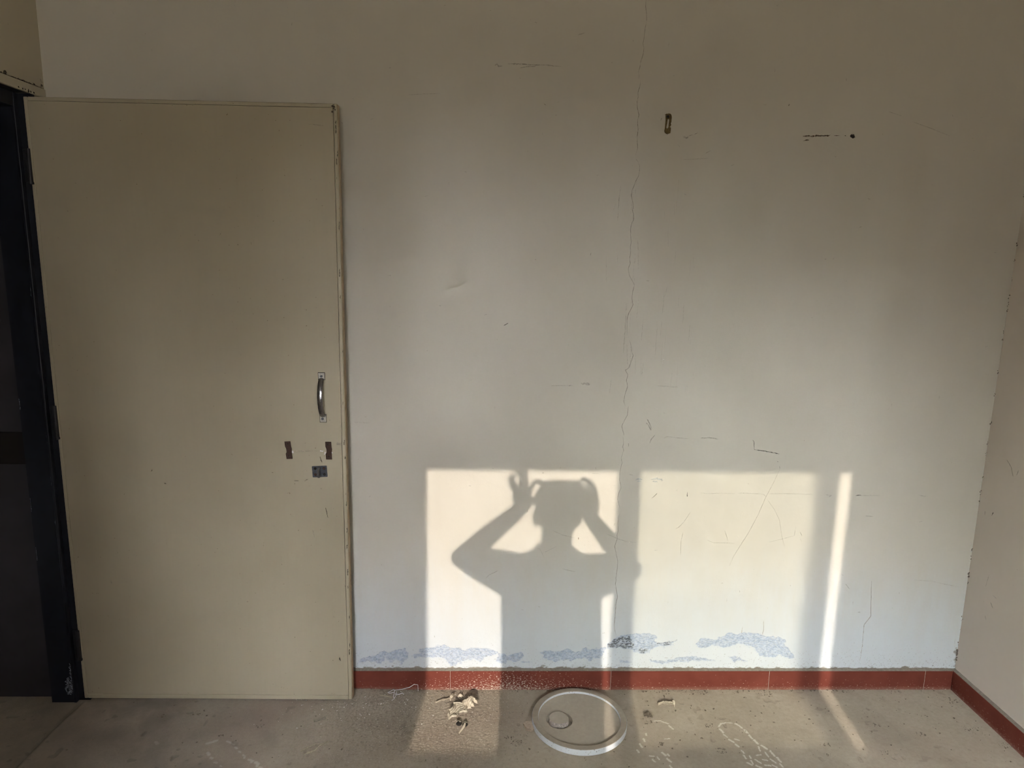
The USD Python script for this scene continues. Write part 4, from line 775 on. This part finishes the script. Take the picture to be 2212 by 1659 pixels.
single('leaf_scrap', cat(sheet(1.292, -0.088, 0.42, 0.062, 0.010, 0.006, 0.5, 11, 22, 8, 0.4), sheet(1.322, -0.072, 1.25, 0.030, 0.011, 0.014, 0.9, 12, 14, 8, 0.4)), M['leaf_pale'], 'thin curled leaf scrap with one raised end, left of the crumpled dead leaf', 'leaf', smooth=50, loc=(1.30, -0.085, 0))
single('leaf_scrap', sheet(1.352, -0.058, 0.2, 0.022, 0.018, 0.010, -0.1, 13, 14, 10, 0.3), M['leaf_pale'], 'tiny domed leaf scrap between the crumpled leaf and the skirting', 'leaf', smooth=50, loc=(1.352, -0.058, 0))
single('curled_leaf', cat(sheet(2.118, -0.112, 0.02, 0.062, 0.016, 0.010, 0.55, 15, 24, 10, 0.35), sheet(2.146, -0.108, 1.5, 0.030, 0.010, 0.018, 0.8, 16, 14, 8, 0.4)), M['leaf_pale'], 'small curled dry leaf casting a hammer-shaped shadow right of the bucket lid', 'leaf', smooth=50, loc=(2.12, -0.11, 0))
single('fallen_leaf', sheet(2.035, -0.178, -0.25, 0.030, 0.020, 0.007, 0.3, 18, 18, 10, 0.5, ridges=0.003), M['crumb'], 'dark crumpled scrap just right of the bucket lid', 'leaf', smooth=50, loc=(2.035, -0.178, 0))

tw = thing('forked_twig', 'thin pale forked twig lying on the floor in front of the door', 'twig', (0.882, -0.335, 0))
P_ = lambda *q: [(a, b, 0.0022 + c) for a, b, c in q]
part('stem', tube(P_((.921, -.300, .001), (.905, -.313, .002), (.893, -.325, .003), (.884, -.345, .0015), (.868, -.357, .001), (.852, -.362, 0)), [.0022, .0024, .0022, .0020, .0018, .001]), M['twig'], tw, smooth=True)
part('branch', tube(P_((.904, -.314, .002), (.878, -.318, .004), (.858, -.331, .002), (.838, -.349, 0)), [.0016, .0015, .0014, .001]), M['twig'], tw, smooth=True)
part('branch', tube(P_((.884, -.345, .0015), (.874, -.351, .003), (.858, -.356, .001)), [.0016, .0013, .0008]), M['twig'], tw, smooth=True)
c_ = rbox(-.021, .021, -.005, .005, 0, .0045, .0012); v, f = arr(c_)
a_ = 0.42; R2 = np.array([[math.cos(a_), -math.sin(a_)], [math.sin(a_), math.cos(a_)]])
v[:, :2] = v[:, :2] @ R2.T + [0.862, -0.190]; v[:, 2] += 0.0012
single('wood_chip', (v, f), M['chip'], 'short flat grey wood chip on the floor below the door corner', 'wood chip', smooth=30, loc=(0.862, -0.19, 0))
fp = Polygon([(-.024, .012), (-.012, .022), (.010, .020), (.022, .010), (.020, -.012), (.004, -.024), (-.014, -.018)])
fm = trimesh.creation.extrude_polygon(shapely.affinity.translate(fp.buffer(.002, 2), 1.607, -0.229), 0.006, engine='earcut')
fm.vertices[:, 2] += 0.0012 + 0.001 * (meshkit.noise(fm.vertices * 200, 3) - 0.5)
single('plaster_flake', fm, M['flake'], 'flat pinkish plaster flake sticking out beside the bucket lid', 'plaster flake', loc=(1.607, -0.229, 0))

th = thing('tangled_thread', 'tangle of stiff white plastic thread at the foot of the skirting', 'thread', (1.12, -0.03, 0))
for pts in ([(1.078, -.040, .004), (1.098, -.030, .010), (1.104, -.036, .012), (1.132, -.033, .014), (1.160, -.026, .018), (1.176, -.022, .027), (1.190, -.024, .026), (1.192, -.030, .004)],
            [(1.104, -.036, .012), (1.105, -.048, .010), (1.103, -.062, .003), (1.108, -.072, .002), (1.100, -.082, .0015)],
            [(1.108, -.050, .006), (1.122, -.048, .003), (1.134, -.044, .006), (1.140, -.047, .002)],
            [(1.082, -.041, .003), (1.092, -.044, .006), (1.104, -.043, .009)], [(1.112, -.040, .010), (1.112, -.055, .004), (1.108, -.068, .0015)]):
    part('strand', tube(np.array(pts), 0.0013, 6), M['thread'], th, smooth=True)
single('straw', tube([(1.050, -.052, .0034), (1.072, -.058, .004), (1.100, -.064, .0025)], [.0014, .0032, .0016], 6), M['twig'], 'flat piece of straw lying beside the white thread', 'straw', smooth=True, loc=(1.075, -0.058, 0))

# loose dirt, too fine to count
def crumbs(n, xs, ys, smin, smax, seed, flat=0.55, dens=None):
    rng = np.random.default_rng(seed)
    base = trimesh.creation.icosphere(1, 1.0)
    vs, fs, k = [], [], 0
    while len(vs) < n:
        x, y = rng.uniform(*xs), rng.uniform(*ys)
        if dens is not None and rng.random() > dens(x, y):
            continue
        s = smin * (smax / smin) ** rng.random() ** 2.2
        if math.hypot(x - LC[0], y - LC[1]) < LR + 0.004:
            continue
        v = base.vertices * (1 + 0.35 * rng.normal(size=(len(base.vertices), 1))) * [s * rng.uniform(.7, 1.5), s * rng.uniform(.6, 1.1), s * flat]
        a = rng.uniform(0, PI); c, q = math.cos(a), math.sin(a)
        v = np.stack([v[:, 0] * c - v[:, 1] * q, v[:, 0] * q + v[:, 1] * c, v[:, 2]], 1) + [x, y, s * flat * 0.5 + 0.0004]
        vs.append(v); fs.append(base.faces + k); k += len(v)
    return np.vstack(vs), np.vstack(fs)


dd = lambda x, y: 0.35 + 0.65 * (x > 1.95) * (y > -.3)
clump = np.random.default_rng(5)
cl = [crumbs(n, (x - r, x + r), (y - r * .7, y + r * .7), .0008, .0028, 900 + i) for i, (x, y, n, r) in enumerate([(2.03, -.205, 16, .012), (2.243, -.224, 22, .014), (2.245, -.350, 34, .018), (2.62, -.325, 14, .014), (2.60, -.372, 12, .010), (2.80, -.36, 18, .016), (2.85, -.22, 10, .014), (2.98, -.27, 12, .014), (2.05, -.315, 14, .012), (1.555, -.31, 22, .02), (1.53, -.285, 18, .016), (2.52, -.045, 22, .022), (2.40, -.03, 14, .02), (2.13, -.03, 16, .02), (2.20, -.028, 12, .015), (2.28, -.035, 14, .02), (3.22, -.10, 26, .03), (3.18, -.25, 24, .03), (3.24, -.33, 20, .02), (0.66, -.22, 14, .014), (0.42, -.15, 16, .02), (0.30, -.17, 10, .016), (0.55, -.27, 8, .012)])]
k, vs, fs = 0, [], []
for v, f in cl + [crumbs(520, (0.05, 3.24), (-.50, -.022), .0008, .0032, 31, dens=dd), crumbs(180, (0.8, 3.2), (-.034, -.0185), .0010, .0034, 32)]:
    vs.append(v); fs.append(f + k); k += len(v)
deb = thing('loose_dirt', 'crumbs of dirt, plaster and sand scattered over the whole floor', 'dirt', (1.6, -0.2, 0), kind='stuff')
part('dark_crumbs', (np.vstack(vs), np.vstack(fs)), M['crumb'], deb, kind='stuff')
part('plaster_crumbs', crumbs(230, (0.62, 1.55), (-.30, -.02), .0008, .0028, 33, .6, lambda x, y: math.exp(-((x - 1.0) / .22) ** 2) * math.exp(-((y + .05) / .12) ** 2)), M['white_crumb'], deb, kind='stuff', label='pale plaster crumbs beside the foot of the door')
part('sand_grains', crumbs(2600, (0.80, 1.60), (-.40, -.02), .0007, .0022, 34, .7), M['lid_dust'], deb, kind='stuff')

# ---------------------------------------------------------------- the photographer, behind the camera; only the shadow is in view
SPH = trimesh.creation.icosphere(2, 1.0).vertices


def hullc(*balls):
    """Hull of ellipsoids (centre, radius or radii)."""
    return m3.Manifold.hull_points(np.vstack([SPH * np.broadcast_to(np.asarray(r, float), 3) + np.asarray(c, float) for c, r in balls]).astype(np.float32))


def chain(pts, rad):
    return [hullc((pts[i], rad[i]), (pts[i + 1], rad[i + 1])) for i in range(len(pts) - 1)]


def fuse(ms, length=0.014, it=6):
    u = m3.Manifold.batch_boolean(ms, m3.OpType.Add)
    if length:
        u = u.refine_to_length(length)
    v, f = arr(u)
    t = trimesh.Trimesh(v, f, process=True)
    was = np.array(t.vertices)
    trimesh.smoothing.filter_taubin(t, lamb=0.5, nu=0.53, iterations=it)
    now = np.array(t.vertices)
    far = np.linalg.norm(now - was, axis=1) > 0.008
    now[far] = was[far]
    t.vertices = now
    return t


person = thing('person', 'person in a blue-grey shirt standing at the window, photographing with raised hands', 'person', (1.45, -2.72, 0))
HX, HY = 1.458, -2.715
LS, LE, LWr = (1.300, -2.70, 1.392), (1.128, -2.49, 1.362), (1.352, -2.432, 1.540)
RS, RE, RWr = (1.598, -2.70, 1.388), (1.764, -2.50, 1.322), (1.606, -2.432, 1.500)
body = []
body += [hullc(((HX, HY, 1.645), (.077, .095, .083)), ((HX, HY + .035, 1.585), (.062, .070, .065))), hullc(((HX, HY + .03, 1.59), (.060, .06, .05)), ((HX, HY + .058, 1.522), (.028, .028, .020)))]
body += chain([(HX, HY - .012, 1.57), (HX - .002, HY - .01, 1.47), (HX - .005, HY - .01, 1.43)], [.057, .060, .075])
body += [hullc(((HX, HY + .100, 1.598), .008), ((HX, HY + .117, 1.572), .012), ((HX - .014, HY + .098, 1.568), .009), ((HX + .014, HY + .098, 1.568), .009))]
body += [hullc(((HX - .022, HY + .093, 1.543), .006), ((HX, HY + .099, 1.546), .0075), ((HX + .022, HY + .093, 1.543), .006))]
for s_ in (-1, 1):
    body += [hullc(((HX + s_ * .082, HY + .005, 1.60), (.010, .018, .026)), ((HX + s_ * .078, HY + .006, 1.575), (.010, .012, .014)))]
    body += [hullc(((HX + s_ * .032, HY + .088, 1.628), (.022, .008, .006)), ((HX + s_ * .052, HY + .075, 1.622), .006))]
torso = [hullc(((1.35, -2.715, 1.375), (.075, .08, .065)), ((1.545, -2.715, 1.372), (.075, .08, .065)), ((1.36, -2.715, 1.24), (.085, .10, .09)), ((1.53, -2.715, 1.24), (.085, .10, .09))),
         hullc(((1.36, -2.715, 1.24), (.085, .10, .09)), ((1.53, -2.715, 1.24), (.085, .10, .09)), ((1.37, -2.72, 1.02), (.09, .10, .08)), ((1.53, -2.72, 1.02), (.09, .10, .08))),
         hullc(((1.37, -2.72, 1.02), (.09, .10, .08)), ((1.53, -2.72, 1.02), (.09, .10, .08)), ((1.385, -2.73, .90), (.10, .11, .08)), ((1.525, -2.73, .90), (.10, .11, .08))),
         hullc(((1.345, -2.71, 1.395), .045), ((1.455, -2.72, 1.455), .050), ((1.56, -2.71, 1.388), .045))]
body += torso
body += chain([LS, tuple(np.array(LS) * .45 + np.array(LE) * .55), LE], [.056, .046, .040]) + chain([LE, tuple(np.array(LE) * .62 + np.array(LWr) * .38), LWr], [.040, .040, .027])
body += chain([RS, tuple(np.array(RS) * .45 + np.array(RE) * .55), RE], [.056, .046, .040]) + chain([RE, tuple(np.array(RE) * .62 + np.array(RWr) * .38), RWr], [.040, .040, .027])
# left hand: two fingers up, two curled, thumb on the phone
body += [hullc((LWr, .027), ((1.386, -2.424, 1.562), (.014, .013, .014)), ((1.332, -2.422, 1.578), (.017, .013, .016)), ((1.372, -2.420, 1.580), (.017, .013, .016))), hullc(((1.332, -2.422, 1.578), (.017, .013, .016)), ((1.372, -2.420, 1.580), (.017, .013, .016)), ((1.334, -2.416, 1.606), (.011, .010, .010)), ((1.371, -2.414, 1.606), (.011, .010, .010)))]
fingers = [([(1.368, -2.412, 1.606), (1.367, -2.406, 1.640), (1.364, -2.404, 1.662), (1.361, -2.404, 1.682)], [.0095, .0088, .0082, .0072]),
           ([(1.350, -2.413, 1.607), (1.349, -2.406, 1.642), (1.347, -2.404, 1.664), (1.345, -2.404, 1.680)], [.0095, .0088, .0082, .0072]),
           ([(1.337, -2.415, 1.604), (1.321, -2.408, 1.630), (1.324, -2.398, 1.652), (1.336, -2.396, 1.660)], [.0085, .0072, .0064, .006]),
           ([(1.331, -2.418, 1.596), (1.310, -2.413, 1.618), (1.306, -2.405, 1.637), (1.314, -2.400, 1.650)], [.0080, .0068, .006, .0055]),
           ([(1.372, -2.420, 1.585), (1.386, -2.412, 1.612), (1.402, -2.406, 1.631), (1.416, -2.401, 1.633), (1.426, -2.399, 1.622)], [.0110, .0088, .0074, .0070, .0064])]
# right hand: closed on the end of the phone
body += [hullc(((1.612, -2.41, 1.592), .013), ((1.594, -2.408, 1.612), .012), ((1.592, -2.418, 1.562), .014))]
body += [hullc((RWr, .027), ((1.588, -2.428, 1.545), (.020, .016, .018)), ((1.600, -2.424, 1.540), (.018, .015, .018)), ((1.624, -2.420, 1.560), (.014, .015, .018))), hullc(((1.600, -2.424, 1.540), (.018, .015, .018)), ((1.624, -2.420, 1.560), (.014, .015, .018)), ((1.619, -2.412, 1.592), (.011, .012, .011)))]
fingers += [([(1.620, -2.410, 1.594), (1.612, -2.402, 1.618), (1.594, -2.398, 1.634), (1.574, -2.396, 1.640)], [.0098, .0088, .0080, .0072]),
            ([(1.624, -2.408, 1.584), (1.618, -2.386, 1.598), (1.598, -2.372, 1.602), (1.580, -2.364, 1.600)], [.0095, .0086, .0078, .0070]),
            ([(1.624, -2.410, 1.569), (1.618, -2.388, 1.578), (1.598, -2.376, 1.580), (1.581, -2.367, 1.578)], [.0092, .0084, .0076, .0068]),
            ([(1.620, -2.413, 1.552), (1.610, -2.396, 1.558), (1.597, -2.382, 1.560), (1.585, -2.374, 1.558)], [.0082, .0074, .0066, .0060]),
            ([(1.602, -2.436, 1.535), (1.592, -2.430, 1.562), (1.580, -2.416, 1.583), (1.570, -2.408, 1.594)], [.0120, .0100, .0088, .0078])]
for p, r in fingers:
    body += chain(p, r)
legs = []
for s_, kx in ((-1, 1.365), (1, 1.545)):
    legs += chain([(1.455 + s_ * .085, -2.73, .90), (kx - s_ * .004, -2.715, .49), (kx, -2.745, .10)], [.098, .060, .043])
body += legs
part('body', fuse(body, 0.010, 5), M['skin'], person, smooth=True)
grow = lambda ms, k: ms
shirt = [hullc(((1.345, -2.715, 1.375), (.085, .09, .07)), ((1.55, -2.715, 1.372), (.085, .09, .07)), ((1.355, -2.715, 1.24), (.10, .115, .09)), ((1.535, -2.715, 1.24), (.10, .115, .09))),
         hullc(((1.355, -2.715, 1.24), (.10, .115, .09)), ((1.535, -2.715, 1.24), (.10, .115, .09)), ((1.365, -2.72, 1.02), (.105, .12, .08)), ((1.54, -2.72, 1.02), (.107, .12, .08))),
         hullc(((1.365, -2.72, 1.02), (.105, .12, .08)), ((1.54, -2.72, 1.02), (.107, .12, .08)), ((1.37, -2.73, .89), (.113, .125, .03)), ((1.54, -2.73, .89), (.113, .125, .03))),
         hullc(((1.396, -2.722, 1.478), .022), ((1.508, -2.722, 1.470), .022), ((1.455, -2.72, 1.44), .07)), hullc(((1.335, -2.71, 1.40), .052), ((1.455, -2.72, 1.445), .058), ((1.57, -2.71, 1.392), .052))]
for S_, E_ in ((LS, LE), (RS, RE)):
    S_, E_ = np.array(S_), np.array(E_)
    low_ = S_ * .28 + E_ * .72
    shirt += [hullc((S_, .064), (low_ + [0, 0, -.004], .062)), hullc((S_ * .7 + E_ * .3 + [0, 0, -.045], .045), (low_ + [0, 0, -.022], .045), (S_ + [0.02 if S_[0] < 1.4 else -0.02, 0, -.09], .05))]
part('shirt', fuse(shirt, 0.016, 8), M['shirt'], person, smooth=True)
tr = [hullc(((1.375, -2.73, .90), (.108, .118, .05)), ((1.535, -2.73, .90), (.108, .118, .05)), ((1.39, -2.73, .80), (.10, .105, .05)), ((1.52, -2.73, .80), (.10, .105, .05)))]
for s_, kx in ((-1, 1.365), (1, 1.545)):
    tr += chain([(1.455 + s_ * .085, -2.73, .86), (kx - s_ * .004, -2.715, .49), (kx, -2.745, .09)], [.103, .076, .066])
part('trousers', fuse(tr, 0.02, 8), M['trousers'], person, smooth=True)
for kx in (1.365, 1.545):
    part('shoe', fuse([hullc(((kx, -2.77, .038), (.040, .045, .036)), ((kx, -2.62, .026), (.044, .060, .024))), hullc(((kx, -2.755, .05), .042), ((kx, -2.745, .085), .045))], 0.014, 4), M['shoe'], person, smooth=True)
hair = [hullc(((HX, HY - .008, 1.658), (.090, .104, .080))), hullc(((HX, HY - .03, 1.63), (.088, .088, .075)), ((HX, HY - .035, 1.585), (.066, .070, .05)))]
hm = fuse(hair, 0.012, 3)
hv = hm.vertices
hv += 0.006 * (meshkit.noise(hv * 60, 9)[:, None] - 0.4) * hm.vertex_normals
keep = ~((hv[:, 1] > HY + .045) & (hv[:, 2] < 1.672))
hm.update_faces(keep[hm.faces].all(1))
part('hair', hm, M['hair'], person, smooth=True)
for s_ in (-1, 1):
    e_ = trimesh.creation.icosphere(2, 0.0125); e_.apply_translation((HX + s_ * .032, HY + .083, 1.612))
    part('eye', e_, M['eye'], person, smooth=True)
# the phone, its lens where the camera stands
PC = CAM - fw * 0.0105 + rt * 0.046 - up * 0.0235
ph = thing('mobile_phone', 'black mobile phone held sideways in both hands of the person', 'phone', tuple(PC - up * .0375))


def on_phone(m):
    v, f = arr(m)
    return (PC + v[:, :1] * rt + v[:, 1:2] * (-fw) + v[:, 2:3] * up, f)


part('case', on_phone(rbox(-.080, .080, -.0042, .0042, -.0375, .0375, .004, 12)), M['phone'], ph, smooth=30)
part('screen', on_phone(rbox(-.077, .077, .0040, .0046, -.0345, .0345, .0002, 4)), M['phone'], ph)
part('lens', on_phone(cat(cyl((-.046, -.0046, .0235), (-.046, -.0038, .0235), 0.0065, 20))), M['dull_steel'], ph, smooth=30)
